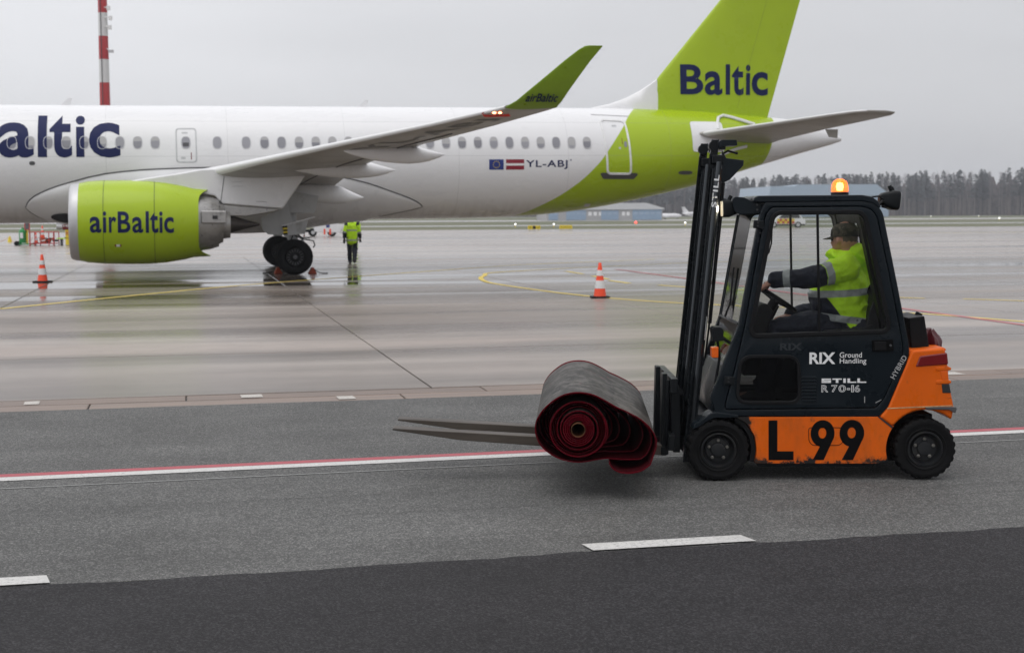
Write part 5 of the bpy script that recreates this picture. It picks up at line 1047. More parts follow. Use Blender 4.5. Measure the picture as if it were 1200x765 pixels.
# red bag stowed on the counterweight (lies on it: a thing of its own)
bgp = fk(1091, 410, .35)+FO; q = MB(); random.seed(3)
rings = []
for k, (z, r) in enumerate(((0, .085), (.03, .10), (.07, .095), (.11, .075), (.145, .05), (.165, .03))):
    rings.append([Vector((r*(1+.16*sin(3*a+k)+.08*sin(7*a-k*1.3))*cos(a)*(.8)-.1*z, r*1.6*(1+.12*sin(4*a+k*.7))*sin(a), z+.012*sin(5*a+k))) for a in [2*pi*j/28 for j in range(28)]])
q.loft(rings); o = q.build('red_bag', M_bag, None, smooth=50); o.location = bgp; o.scale = (.82, .82, .86); tag(o, 'crumpled dark red vinyl bag lying on the counterweight behind the cab', 'bag')

# ------------------------------------------------------------------ the rolled carpet on the forks
nc = at(677.5, 504, 8.83)
CR = thing('carpet_roll', nc, 'rolled-up red carpet with grey rubber backing lying across the forks', 'carpet roll', radians(-2.7))
SCL = 8.83/F_PX
def cpt(x, y): return ((x-323)/4.783*SCL, -(y-450)/4.783*SCL)
ol = [cpt(*p) for p in ((323, 232), (240, 246), (165, 290), (110, 345), (76, 410), (76, 480), (105, 545), (165, 600), (250, 640), (330, 652), (420, 642), (500, 634), (600, 640), (700, 640), (748, 590), (766, 540), (757, 480), (700, 405), (620, 355), (540, 318), (470, 275), (400, 243))]
pol = sorted([(atan2(z, x) % (2*pi), sqrt(x*x+z*z)) for x, z in ol])
def outline(a):
    a %= 2*pi; n = len(pol)
    for i in range(n):
        a0, r0 = pol[i]; a1, r1 = pol[(i+1) % n]; a1_ = a1 if i < n-1 else a1+2*pi; aa = a if a >= pol[0][0] else a+2*pi
        if a0 <= aa <= a1_:
            p0, p3 = pol[i-1][1], pol[(i+2) % n][1]; t = (aa-a0)/(a1_-a0); return .5*(2*r0+(r1-p0)*t+(2*p0-5*r0+4*r1-p3)*t*t+(3*r0-p0-3*r1+p3)*t**3)
    return pol[0][1]
TK = .0075
def spiral():
    pts = []; a_start = radians(318); per = 72
    wts = [1.0, .96, .82, .55, .32, .16, .05]; circ = [.245, .232, .219, .206, .194, .184, .176]
    rad = circ[6]; seq = []
    total = 7
    for k in range(total*per):
        lap = k/per; i = int(lap); t = lap-i; a = a_start+2*pi*lap
        w0 = wts[i]; w1 = wts[min(i+1, 6)]; s = t*t*(3-2*t); wt = w0+(w1-w0)*s; c0 = circ[i]; c1 = circ[min(i+1, 6)]; cc = c0+(c1-c0)*t
        r = wt*(outline(a)-.0135*lap)+(1-wt)*cc
        seq.append((a, r))
    def dense(r0, r1, laps):
        n = int(laps*per); a0 = seq[-1][0]
        for k in range(1, n+1): seq.append((a0+2*pi*k/per, r0+(r1-r0)*k/n))
    dense(seq[-1][1], .128, 4); dense(.128, .100, 1); dense(.100, .050, 4.3)
    pts = [(r*cos(a), r*sin(a)) for a, r in seq]
    flap = [cpt(500, 640), cpt(520, 668), cpt(560, 690), cpt(620, 694), cpt(680, 680), cpt(730, 645)]
    fl = [(p.x, p.y) for p in smooth_path(flap, 6)]
    start = next(i for i, (a, r) in enumerate(seq) if a > radians(341))
    return fl+pts[start:]
sp = spiral(); LEN = 1.95
q = MB(); n = len(sp); nrm = []
for i in range(n):
    a, b = Vector(sp[max(i-1, 0)]), Vector(sp[min(i+1, n-1)]); t = (b-a).normalized(); nrm.append(Vector((-t.y, t.x)))
f_tele = pchip([0, .9, 1.2, 1.7, 2.4, 3.2, 5.7, 6.2, 7.0, 7.6, 8.6, 10.4, 11.0, 11.6, 12.4, 20], [0, .0, .06, .20, .30, .36, .34, .06, .03, .05, .14, .14, .06, .03, .03, .05]); tele = [0.0]*n
for i in range(n):
    lap = i/72; tele[i] = f_tele(lap)+.004*sin(lap*9)+.0012*sin(i*.7)
V = lambda i, s, y: Vector((sp[i][0]+nrm[i].x*TK*s/2, y, sp[i][1]+nrm[i].y*TK*s/2))
ys = [0, .014, .5, 1.0, 1.5, LEN-.10, LEN]
for i in range(n-1):
    j = i+1
    for s, m_ in ((-1, 0), (1, 1)):
        for k in range(len(ys)-1):
            y0, y1 = ys[k], ys[k+1]
            f = lambda ii, y: V(ii, s, y+tele[ii]*(1 if y < .1 else 0))
            q.mi = m_ if 0 < k < len(ys)-2 else 2
            vs = [f(i, y0), f(j, y0), f(j, y1), f(i, y1)]
            q.add(vs, [(0, 1, 2, 3) if s > 0 else (3, 2, 1, 0)])
    q.mi = 2
    q.add([V(i, -1, tele[i]), V(j, -1, tele[j]), V(j, 1, tele[j]), V(i, 1, tele[i])], [(0, 1, 2, 3)]); q.add([V(i, -1, LEN), V(j, -1, LEN), V(j, 1, LEN), V(i, 1, LEN)], [(3, 2, 1, 0)])
q.mi = 2; q.add([V(0, -1, 0), V(0, 1, 0), V(0, 1, LEN), V(0, -1, LEN)], [(0, 1, 2, 3)])
def backing():
    t = NT('rubber_backing'); tc = t.new('ShaderNodeTexCoord'); o = tc.outputs['Object']
    a = t.noise(t.mapping(o, (4, .8, 4)), 1.5, 6, .65); b = t.noise(t.mapping(o, (2.4, 1.6, 2.4), (0, .5, .3)), 3.2, 8, .78); c_ = t.noise(o, 120, 3)
    c = t.mix(t.rng(a, .35, .68), (.010, .0095, .009), (.054, .050, .045)); c = t.mix(t.rng(b, .46, .60), c, (.110, .102, .094)); c = t.mix(t.rng(t.noise(o, 7, 7, .7), .64, .70), c, (.12, .02, .03))
    t.link(t.mul(c, t.rng(c_, .3, .7, .8, 1.2)), t.p.inputs['Base Color']); t.p.inputs['Roughness'].default_value = .62; t.p.inputs['Specular IOR Level'].default_value = .3; t.bump(c_, .35, .004); return t.m
M_pile = mat('red_pile', (.055, .0018, .005), .95, spec=.1, var=.3, scale=50, bump=.6, bscale=200)
M_pedge = mat('red_pile_edge', (.10, .0022, .0075), .9, spec=.08, var=.35, scale=60, bump=.6, bscale=220)
bm_o = q.build('carpet', [backing(), M_pile, M_pedge], CR, smooth=0, recalc=False)
bm = bmesh.new(); bm.from_mesh(bm_o.data); bmesh.ops.remove_doubles(bm, verts=bm.verts, dist=2e-5); bmesh.ops.recalc_face_normals(bm, faces=bm.faces); bm.to_mesh(bm_o.data); bm.free()
bm_o.data.polygons.foreach_set('use_smooth', [True]*len(bm_o.data.polygons)); bm_o.data.set_sharp_from_angle(angle=radians(50))
q = MB(); q.lathe([(.0445, 0), (.0445, LEN), (.0425, LEN), (.0425, 0)], 40, Matrix.Rotation(-pi/2, 4, 'X'), True); q.build('core_tube', mat('cardboard_core', (.14, .055, .02), .75), CR)

# ------------------------------------------------------------------ people
def organic(chains, voxel, smooth=3):    # limbs as tapered swept chains, fused into one continuous skin; chain: [(point, radius or (side radius, other radius)), ...], side axis
    q = MB()
    for ch, side in chains:
        pts = [Vector(p) for p, r in ch]; rad = [r if isinstance(r, (tuple, list)) else (r, r) for p, r in ch]; rings = []; N = 14
        for i, p in enumerate(pts):
            t = (pts[min(i+1, len(pts)-1)]-pts[max(i-1, 0)])
            t = t.normalized() if t.length > 1e-6 else Vector((0, 0, 1))
            sd = Vector(side); sd = (sd-t*sd.dot(t)).normalized(); b = t.cross(sd); ra, rb = rad[i]
            mk = lambda c, k: [c+sd*(ra*k*cos(2*pi*j/N))+b*(rb*k*sin(2*pi*j/N)) for j in range(N)]
            e = min(ra, rb)
            if i == 0:
                for a in (80, 50, 25): rings.append(mk(p-t*e*sin(radians(a)), cos(radians(a))))
            rings.append(mk(p, 1))
            if i == len(pts)-1:
                for a in (25, 50, 80): rings.append(mk(p+t*e*sin(radians(a)), cos(radians(a))))
        q.loft(rings)
    me = bpy.data.meshes.new('skin'); me.from_pydata([tuple(p) for p in q.v], [], q.f)
    bm = bmesh.new(); bm.from_mesh(me); bmesh.ops.recalc_face_normals(bm, faces=bm.faces); bm.to_mesh(me); bm.free()
    o = bpy.data.objects.new('skin', me); COL.objects.link(o)
    m = o.modifiers.new('r', 'REMESH'); m.mode = 'VOXEL'; m.voxel_size = voxel; m.use_smooth_shade = True
    sm_ = o.modifiers.new('s', 'SMOOTH'); sm_.factor = .5; sm_.iterations = smooth
    out = bpy.data.meshes.new_from_object(o.evaluated_get(bpy.context.evaluated_depsgraph_get())); bpy.data.objects.remove(o)
    out.polygons.foreach_set('use_smooth', [True]*len(out.polygons)); return out
def crease(me, amp, seed=0.0):             # folds pressed into the cloth
    from mathutils import noise as nz
    nrm_ = [v.normal.copy() for v in me.vertices]
    for v, n in zip(me.vertices, nrm_):
        p = v.co; a = nz.noise(Vector((p.x*9+seed, p.y*9, p.z*16))); b = nz.noise(Vector((p.x*22, p.y*22+seed, p.z*30)))
        v.co = p+n*(amp*(1-2*abs(a))+amp*.45*(1-2*abs(b))-amp*.5)
def zones(me, fn):                        # signed zone values stored on the skin: navy cloth, reflective tape
    a = me.attributes.new('navy', 'FLOAT', 'POINT'); b = me.attributes.new('tape', 'FLOAT', 'POINT')
    va, vb = [], []
    for v in me.vertices:
        x, y = fn(v.co); va.append(x); vb.append(y)
    a.data.foreach_set('value', va); b.data.foreach_set('value', vb)
def cloth_mat(name, base, navy=(.008, .011, .024)):
    t = NT(name); tc = t.new('ShaderNodeTexCoord'); o = tc.outputs['Object']
    a = t.new('ShaderNodeAttribute'); a.attribute_name = 'navy'; b = t.new('ShaderNodeAttribute'); b.attribute_name = 'tape'
    n1 = t.noise(o, 9, 5); n2 = t.noise(t.mapping(o, (1, 1, .5)), 16, 5, .6)
    c = t.mix(t.rng(a.outputs['Fac'], -.002, .002), t.mul(base, t.rng(n1, .3, .7, .9, 1.06)), t.mul(navy, t.rng(n1, .3, .7, .7, 1.4)))
    c = t.mix(t.rng(b.outputs['Fac'], -.002, .002), c, (.36, .38, .37)); t.link(c, t.p.inputs['Base Color']); t.p.inputs['Roughness'].default_value = .62; t.p.inputs['Specular IOR Level'].default_value = .3
    t.bump(n2, .75, .02); return t.m
M_jacket = cloth_mat('hi_vis_jacket', (.60, .98, .02)); M_trous = cloth_mat('work_trousers', (.010, .013, .026))
def hand(wrist, d_out, d_palm, d_thumb, curl=.6, scale=1.0):   # palm, four unequal bent fingers, thumb from the side of the palm
    w0 = Vector(wrist); f = Vector(d_out).normalized(); pn = Vector(d_palm); pn = (pn-f*pn.dot(f)).normalized(); sd = f.cross(pn)
    th = Vector(d_thumb); sgn = 1 if sd.dot(th) > 0 else -1; sd = sd*sgn; k = scale; ch = []
    ch.append(([(w0-f*.02*k, (.026*k, .019*k)), (w0+f*.03*k, (.036*k, .017*k)), (w0+f*.085*k, (.041*k, .014*k))], sd))
    for i, (off, L) in enumerate(((.031, .070), (.011, .079), (-.010, .073), (-.030, .058))):
        p = w0+f*.088*k+sd*off*k; dr = f; pts = [(p-f*.012*k, .0098*k), (p, .0095*k)]
        for j, fr in enumerate((.42, .33, .25)):
            a = curl*(.55+.25*j); dr = (dr*cos(a)+pn*sin(a)).normalized(); p = p+dr*L*fr*k; pts.append((p, (.0092-.0012*j)*k))
        ch.append((pts, sd))
    p = w0+f*.025*k+sd*.030*k; d1 = (f*.6+sd*.75+pn*.25).normalized(); d2 = (f*.85+sd*.2+pn*.5).normalized()
    ch.append(([(p, .0135*k), (p+d1*.038*k, .0115*k), (p+d1*.038*k+d2*.03*k, .0095*k)], pn)); return ch
def head(c, face, up=(0, 0, 1), k=1.0):  # c: middle of the head, face: direction it looks
    f = Vector(face).normalized(); u = Vector(up); u = (u-f*u.dot(f)).normalized(); r = f.cross(u); c = Vector(c); P = lambda a, b, d: c+r*a*k+f*b*k+u*d*k
    ch = [([(P(0, -.02, -.02), (.074*k, .088*k)), (P(0, -.012, .04), (.076*k, .094*k)), (P(0, -.012, .075), (.055*k, .07*k))], r),
          ([(P(0, .03, -.02), (.062*k, .05*k)), (P(0, .045, -.075), (.046*k, .042*k)), (P(0, .058, -.10), (.028*k, .026*k))], r),
          ([(P(0, .088, .012), .010*k), (P(0, .104, -.022), .014*k), (P(0, .092, -.034), .012*k)], r),
          ([(P(-.034, .072, .025), .014*k), (P(.034, .072, .025), .014*k)], u), ([(P(-.022, .079, -.062), .010*k), (P(0, .084, -.062), .012*k), (P(.022, .079, -.062), .010*k)], u),
          ([(P(-.03, .062, -.025), .022*k), (P(-.028, .06, -.03), .022*k)], u), ([(P(.03, .062, -.025), .022*k), (P(.028, .06, -.03), .022*k)], u)]
    for s in (-1, 1): ch.append(([(P(s*.076, -.012, .018), (.010*k, .017*k)), (P(s*.080, -.018, -.012), (.010*k, .019*k)), (P(s*.076, -.01, -.034), (.008*k, .010*k))], r))
    ch.append(([(P(0, -.03, -.06), .058*k), (P(0, -.045, -.15), .06*k)], r)); return ch, P
def eyes(P, parent, k=1.0):
    for s in (-1, 1):
        q = MB(); p = P(s*.031, .076, .003); q.lathe([(.0001, -.011), (.008, -.007), (.011, 0), (.008, .007), (.0001, .011)], 10, Matrix.Translation(p)); q.build('eye', M_dark, parent)
def dist_chain(p, ch):                    # distance to a polyline and how far along it
    best = (9, 0); L = 0
    for i in range(len(ch)-1):
        a, b = Vector(ch[i]), Vector(ch[i+1]); ab = b-a; t = max(0, min(1, (p-a).dot(ab)/ab.length_squared)); d = (p-(a+ab*t)).length
        if d < best[0]: best = (d, L+t*ab.length)
        L += ab.length
    return best
# --- the driver
DRV = thing('person', fk(1000, 392, .5)+FO, 'driver in lime hi-vis jacket and camouflage cap seated in the forklift cab', 'person')
DO = DRV.location
def dp(px, py, d): return fk(px, py, d)+FO-DO
sh_n, sh_f = dp(992, 314, .31), dp(988, 312, .68)
el_n, wr_n = dp(952, 325, .25), dp(909, 328, .33)
el_f, wr_f = dp(966, 362, .74), dp(929, 369, .62)
hip = dp(1000, 379, .5); chest = dp(993, 318, .5); neck = dp(992, 301, .5)
hc = dp(988.5, 281, .50)
face = Vector((-.60, .78, -.05))
hd, HP = head(hc, face, (.03, 0, 1), .98)
arm_n = [sh_n, el_n, wr_n]; arm_f = [sh_f, el_f, wr_f]
thigh = lambda d, kx: [dp(1000, 381, d), dp(950, 380, d), dp(kx, 383, d)]
knee_n, knee_f = dp(909, 384, .40), dp(916, 383, .60)
foot_n, foot_f = dp(892, 462, .38), dp(900, 462, .62)
def limb(pts, rads, side=(0, 1, 0)): return ([(p, r) for p, r in zip(pts, rads)], side)
body = hd+[limb([hip, dp(998, 345, .5), chest], [(.14, .10), (.13, .10), (.15, .09)]), limb([chest, neck], [.07, .055]),
    limb([dp(990, 314, .36), dp(990, 314, .64)], [.06, .06], (0, 0, 1)), limb(arm_n, [.05, .038, .027]), limb(arm_f, [.05, .038, .027]),
    limb([dp(1000, 381, .41), knee_n, foot_n], [.08, .055, .035]), limb([dp(1000, 381, .59), knee_f, foot_f], [.08, .055, .035]),
    limb([foot_n+Vector((.05, 0, -.0)), foot_n+Vector((-.16, 0, -.02))], [.035, .035]), limb([foot_f+Vector((.05, 0, 0)), foot_f+Vector((-.16, 0, -.02))], [.035, .035])]
body += hand(wr_n+(wr_n-el_n).normalized()*.012, (wr_n-el_n)+Vector((-.02, .02, -.17)), (.55, 0, -1), (.1, 1, .1), .6, 1.25)
body += hand(wr_f+(wr_f-el_f).normalized()*.015, (wr_f-el_f)+Vector((-.05, 0, -.02)), (0, 0, -1), (0, -1, 0), .35)
me = organic(body, .008, 2); me.materials.append(M_skin); linked('body', me, DRV); eyes(HP, DRV)
jk = [limb([dp(998, 383, .5), dp(985, 366, .5), dp(982, 346, .5), dp(988, 324, .5), dp(991, 309, .5)], [(.215, .175), (.235, .205), (.235, .205), (.225, .165), (.15, .11)]),
      limb([dp(990, 317, .33), dp(992, 309, .5), dp(988, 316, .67)], [.085, .09, .085], (0, 0, 1)),
      limb(arm_n, [.092, .072, .056]), limb(arm_f, [.092, .072, .056]),
      limb([dp(1012, 314, .5), dp(1009, 303, .5), dp(1003, 294, .5), dp(996, 291, .5)], [(.10, .05), (.14, .07), (.135, .06), (.10, .04)]), limb([dp(1010, 316, .5), dp(1013, 330, .5)], [(.10, .05), (.06, .035)]),
      limb([dp(984, 305, .5), dp(975, 298, .48)], [(.09, .05), (.075, .035)])]
me = organic(jk, .010, 3); crease(me, .011)
armL = (el_n-sh_n).length
def zj(p):
    dn, tn = dist_chain(p, arm_n); df_, tf = dist_chain(p, arm_f); d, t = (dn, tn) if dn < df_ else (df_, tf)
    if t > .10 and d < .105:
        nav = t-.185; tape = max(.026-abs(t-.155), .024-abs(t-.43)); return nav, tape
    s_ = p.z-dp(1000, 343, .3).z+(p.x-dp(1000, 343, .3).x)*-.06
    hem = p.z-dp(1000, 374, .3).z-(p.x-dp(990, 374, .3).x)*-.12
    tape = max(.024-abs(s_), .024-abs(hem))
    front = (dp(982, 366, .3).x-p.x)-(p.z-dp(960, 366, .3).z)*.75
    nav = min(front*.8, -s_-.02, hem+.2)
    return nav, tape
zones(me, zj); me.materials.append(M_jacket); linked('jacket', me, DRV)
tr = [limb([dp(1001, 383, .41), dp(950, 380.5, .40), knee_n, foot_n+Vector((0, 0, .06))], [.105, .098, .078, .06]), limb([dp(1001, 383, .59), dp(955, 380.5, .6), knee_f, foot_f+Vector((0, 0, .06))], [.105, .098, .078, .06]), limb([dp(1003, 383, .38), dp(1003, 383, .62)], [.11, .11], (0, 0, 1))]
me = organic(tr, .012, 3); crease(me, .010, 4); zones(me, lambda p: (-1, -1)); me.materials.append(M_trous); linked('trousers', me, DRV)
for f_ in (foot_n, foot_f):
    me = organic([limb([f_+Vector((.05, 0, .03)), f_+Vector((.05, 0, -.02))], [.05, .045]), limb([f_+Vector((.06, 0, -.02)), f_+Vector((-.06, 0, -.02)), f_+Vector((-.17, 0, -.03))], [(.045, .045), (.048, .05), (.042, .035)])], .012, 2); me.materials.append(M_boot); linked('boot', me, DRV)
def cap(P, parent, k=1.0):
    q = MB(); rings = []; N = 28
    for h, s in ((.018, 1.0), (.04, 1.02), (.07, .98), (.095, .84), (.112, .58), (.12, .28), (.1215, .02)):
        rings.append([P(.086*s*cos(2*pi*j/N), -.012+.106*s*sin(2*pi*j/N), h) for j in range(N)])
    q.loft(rings, False, True)
    t = NT('camouflage_cloth') if 'camo' not in MATS else None
    if t:
        tc = t.new('ShaderNodeTexCoord'); a = t.noise(tc.outputs['Object'], 22, 2); b = t.noise(t.mapping(tc.outputs['Object'], (1, 1, 1), (0, 0, 0), (3, 2, 1)), 30, 2)
        c = t.mix(t.math('GREATER_THAN', a, .52), (.06, .05, .032), (.025, .022, .014)); c = t.mix(t.math('GREATER_THAN', b, .58), c, (.10, .085, .06)); t.link(c, t.p.inputs['Base Color']); t.p.inputs['Roughness'].default_value = .85; MATS['camo'] = t.m
    c_ = q.build('cap', MATS['camo'], parent, smooth=60)
    q = MB(); top, bot = [], []
    for j in range(13):
        a = radians(18+144*j/12); top.append(P(.084*cos(a), -.012+.104*sin(a), .026)); bot.append(P(.074*cos(a), .0+.104*sin(a)+.075*sin(a)**1.4, .012))
    n_ = 13; lo2 = [p-Vector((0, 0, .004)) for p in top]; lo3 = [p-Vector((0, 0, .004)) for p in bot]
    q.add(top+bot+lo2+lo3, [(i, i+1, n_+i+1, n_+i) for i in range(12)]+[(2*n_+i, 3*n_+i, 3*n_+i+1, 2*n_+i+1) for i in range(12)]+[(n_+i, n_+i+1, 3*n_+i+1, 3*n_+i) for i in range(12)]); q.build('peak', MATS['camo'], c_, smooth=60)
cap(HP, DRV)
q = MB(); N = 24; rings = [[HP(.080*s*cos(radians(205+130*j/(N-1))), -.010+.101*s*sin(radians(205+130*j/(N-1))), h) for j in range(N)] for h, s in ((.03, .99), (.005, .98), (-.02, .93), (-.042, .84))]
q.loft(rings, False, False, False); q.build('hair', M_hair, DRV, smooth=60)
# --- people on foot
def walker(loc, rz, label, H=1.8, stride=.25, lime_legs=False, group=None):
    W = thing('person', loc, label, 'person', rz, group); k = H/1.8
    V3 = lambda x, y, z: Vector((x, y, z))*k
    hd_, P_ = head(V3(0, .03, 1.68), (0, 1, -.05), (0, 0, 1), k)
    fl, fr = V3(-.10, stride, .10), V3(.09, -stride, .13)
    kl, kr = V3(-.105, .5*stride+.05, .52), V3(.10, -.2*stride+.05, .53)
    arms = []
    for s, sw in ((-1, -.10), (1, .10)): arms.append([V3(s*.185, 0, 1.44), V3(s*.27, -.03+sw*.4, 1.15), V3(s*.285, .06+sw, .90)])
    bd = hd_+[limb([V3(0, 0, .92), V3(0, 0, 1.15), V3(0, 0, 1.38)], [(.15, .10), (.14, .10), (.16, .10)], (1, 0, 0)), limb([V3(-.15, 0, 1.44), V3(.15, 0, 1.44)], [.055, .055], (0, 1, 0)), limb([V3(0, 0, 1.4), V3(0, .02, 1.55)], [.06, .055], (1, 0, 0)),
        limb([V3(-.09, 0, .92), kl, fl], [.085, .055, .04], (1, 0, 0)), limb([V3(.09, 0, .92), kr, fr], [.085, .055, .04], (1, 0, 0))]
    for a in arms: bd += [limb(a, [.05, .038, .028], (1, 0, 0))]+hand(a[2], a[2]-a[1], (0, 1, 0), (.2 if a[0].x < 0 else -.2, 1, 0), .5, k)
    me = organic(bd, .012, 2); me.materials.append(M_skin); linked('body', me, W); eyes(P_, W)
    jk = [limb([V3(0, 0, .83), V3(0, 0, 1.0), V3(0, 0, 1.2), V3(0, 0, 1.38), V3(0, 0, 1.47)], [(.215, .15), (.21, .155), (.21, .15), (.215, .14), (.14, .10)], (1, 0, 0)), limb([V3(-.175, 0, 1.42), V3(.175, 0, 1.42)], [.09, .09], (0, 1, 0)), limb([V3(0, .0, 1.46), V3(0, .01, 1.55)], [.085, .08], (1, 0, 0))]+[limb([a[0], a[1], a[2]+V3(0, 0, .05)], [.085, .07, .055], (1, 0, 0)) for a in arms]
    me = organic(jk, .014, 3); crease(me, .010, 2)
    def z(p):
        da = [dist_chain(p, a) for a in arms]; d, t = min(da)
        if abs(p.x) > .185*k and p.z < 1.40*k:
            return (t-.33*k), max(.022-abs(t-.31*k), -1)
        nav = min(abs(p.x)-.155*k, p.z-1.36*k)
        return nav, max(.026-abs(p.z-1.22*k), .03-abs(p.z-.86*k))
    zones(me, z); me.materials.append(M_jacket); linked('jacket', me, W)
    tr = [limb([V3(-.095, 0, .92), kl, fl+V3(0, 0, -.02)], [.115, .085, .075], (1, 0, 0)), limb([V3(.095, 0, .92), kr, fr+V3(0, 0, -.02)], [.115, .085, .075], (1, 0, 0)), limb([V3(-.08, 0, .93), V3(.08, 0, .93)], [.13, .13], (0, 0, 1))]
    me = organic(tr, .014, 3); crease(me, .010, 7)
    zones(me, (lambda p: (max(p.z-.55*k, .22*k-p.z), max(.03-abs(p.z-.45*k), .03-abs(p.z-.30*k)))) if lime_legs else (lambda p: (1, -1))); me.materials.append(M_jacket); linked('trousers', me, W)
    for f_ in (fl, fr):
        me = organic([limb([f_+V3(0, -.03, .03), f_+V3(0, -.03, -.05)], [.055, .05], (1, 0, 0)), limb([f_+V3(0, -.06, -.055), f_+V3(0, .06, -.055), f_+V3(0, .16, -.06)], [(.045, .04), (.048, .045), (.042, .032)], (1, 0, 0))], .012, 2); me.materials.append(M_boot); linked('boot', me, W)
    for a in arms:
        me = organic(hand(a[2], a[2]-a[1], (0, 1, 0), (.2 if a[0].x < 0 else -.2, 1, 0), .5, k*1.14), .009, 1); me.materials.append(M_rubber); linked('glove', me, W)
    q = MB(); N = 20; rings = [[P_(.083*s*cos(2*pi*j/N), -.014+.102*s*sin(2*pi*j/N), h) for j in range(N)] for h, s in ((.0, .99), (.03, 1.03), (.07, .98), (.10, .78), (.12, .4), (.123, .02))]
    q.loft(rings, False, True); q.build('knitted_hat', M_navyc, W, smooth=60)
    return W
gp = at(413, 309, 10); sc_ = CAM_H/(CAM_H-gp.z); WP = Vector((gp.x*sc_, gp.y*sc_, 0))
walker(WP, radians(4), 'ramp worker in lime hi-vis jacket and dark trousers walking away behind the main wheels', 1.80)
walker((-7.60, 68.8, 0), radians(8), 'ramp worker in hi-vis trousers mostly hidden behind the walking man', 1.78, .04, True)

# ------------------------------------------------------------------ cones, chocks and ground equipment
def cone_at(loc, label, h=.75, name='traffic_cone', group='orange and white traffic cones on the apron', parts=True):
    T_ = thing(name, loc, label, 'traffic cone', random.uniform(-.3, .3), group); s = h/.75
    q = MB(); sq = rounded([(-.205*s, -.205*s), (.205*s, -.205*s), (.205*s, .205*s), (-.205*s, .205*s)], .04*s, 3)
    q.loft([[Vector((x*k, y*k, z*s)) for x, y in sq] for z, k in ((0, 1), (.028, 1), (.036, .95))]); q.build('base', M_rubber, T_)
    R0, R1 = .135*s, .030*s; rad = lambda z: R0+(R1-R0)*((z-.036)/.714)
    q = MB(); q.lathe([(rad(z)+ (0.0), z*s) for z in (.034, .30, .55, .735)]+[(R1*.8, .75*s), (.001, .75*s)], 28); q.build('cone_body', M_con, T_, smooth=40)
    for a, b in ((.20, .37), (.47, .59)):
        q = MB(); q.lathe([(rad(a)+.001, a*s), (rad(a)+.004*s, a*s+.002), (rad(b)+.004*s, b*s-.002), (rad(b)+.001, b*s)], 28); q.build('reflective_sleeve', M_conw, T_, smooth=40)
    return T_
def gpt(px, py): d = at(px, py, 1.0)-Vector((0, 0, CAM_H)); return Vector((0, 0, CAM_H))+d*(CAM_H/-d.z)
cone_at(gpt(50, 330.5), 'orange and white traffic cone standing in front of the engine at far left')
cone_at(gpt(703, 348.8), 'orange and white traffic cone standing just left of the forklift mast on the yellow curve')
cone_at(gpt(419, 277), 'far orange and white cone right of the walking worker')
def chock(loc, rz, label):
    T_ = thing('wheel_chock', loc, label, 'wheel chock', rz, 'orange chocks at the main wheels')
    q = MB(); q.prism([(-.13, 0), (.13, 0), (.04, .19), (-.02, .19)], -.17, .17); q.build('wedge', mat('chock_orange', (.42, .06, .02), .6, var=.2) if 'chock_orange' not in MATS else MATS['chock_orange'], T_, bevel=.012)
    q = MB(); q.tube([(.06, -.17, .12), (.2, -.22, .03), (.36, -.2, .012), (.46, -.1, .012)], .014, 6); q.build('rope', M_rubber, T_)
chock(gpt(326, 320.5), TH+pi, 'orange wheel chock in front of the near main wheel'); chock(gpt(366, 320.5), TH, 'orange wheel chock behind the near main wheel')
# green hand trolley
g0 = gpt(27, 288)
T_ = thing('extinguisher_trolley', g0, 'green wheeled fire extinguisher trolley standing beside the red rack', 'trolley')
q = MB(); q.lathe([(.21, .16), (.22, .2), (.22, .85), (.17, .97), (.06, 1.03), (.06, 1.08), (.001, 1.08)], 20); q.build('bottle', M_grn, T_, smooth=40)
q = MB(); q.bx(-.09, .09, -.226, -.216, .45, .78); q.build('notice', M_print, T_)
q = MB(); q.bx(.24, .31, -.08, .08, .1, .95); q.build('side_guard', M_yel, T_, bevel=.01)
q = MB(); q.bx(-.25, .75, -.25, .25, .06, .13); q.build('base_plate', M_grn, T_, bevel=.01)
q = MB(); q.tube([(-.30, -.3, .14), (-.30, -.2, .14)], .14, 16); q.build('wheel', M_tyre, T_); q = MB(); q.tube([(-.30, .2, .14), (-.30, .3, .14)], .14, 16); q.build('wheel', M_tyre, T_)
q = MB(); q.tube([(0, 0, 1.05), (.2, -.1, 1.02), (.3, -.15, .8)], .02, 6); q.build('hose', M_rubber, T_)
# red rack with its sign
r0 = gpt(52.5, 288); T_ = thing('equipment_rack', r0, 'low red tubular rack with a square sign on a post', 'rack')
wR, hR, dR = .70, .82, .5
for x in (-wR, -.42, .42, wR): 
    for y in (-dR, dR): q = MB(); q.tube([(x, y, 0), (x, y, hR)], .028, 6); q.build('upright', M_red, T_)
for z in (.14, hR):
    for y in (-dR, dR): q = MB(); q.tube([(-wR, y, z), (wR, y, z)], .028, 6); q.build('rail', M_red, T_)
    for x in (-wR, wR): q = MB(); q.tube([(x, -dR, z), (x, dR, z)], .028, 6); q.build('rail', M_red, T_)
q = MB(); q.bx(-wR, wR, -dR, dR, .13, .16); q.build('deck', M_red, T_)
q = MB(); q.tube([(-.72, -.52, 0), (-.72, -.52, 1.3)], .028, 6); q.build('sign_post', M_red, T_)
q = MB(); q.bx(-1.0, -.68, -.55, -.53, .95, 1.42); SG = q.build('sign', M_red, T_); q = MB(); q.bx(-.95, -.73, -.556, -.551, 1.0, 1.37); q.build('sign_face', mat('dull_sign_face', (.10, .10, .11), .5), SG)
cone_at(r0+Vector((-.12, 0, .45)), 'orange and white cone stacked in the middle of the red rack', .74, group='cones carried in the red rack')
cone_at(r0+Vector((-.48, -.1, .16)), 'smaller cone leaning behind the rack upright at its left end', .62, group='cones carried in the red rack')
random.seed(11); q = MB()
T2 = thing('chock_pile', r0+Vector((.2, 0, .16)), 'pile of brown-red chocks and ropes lying in the red rack', 'chocks')
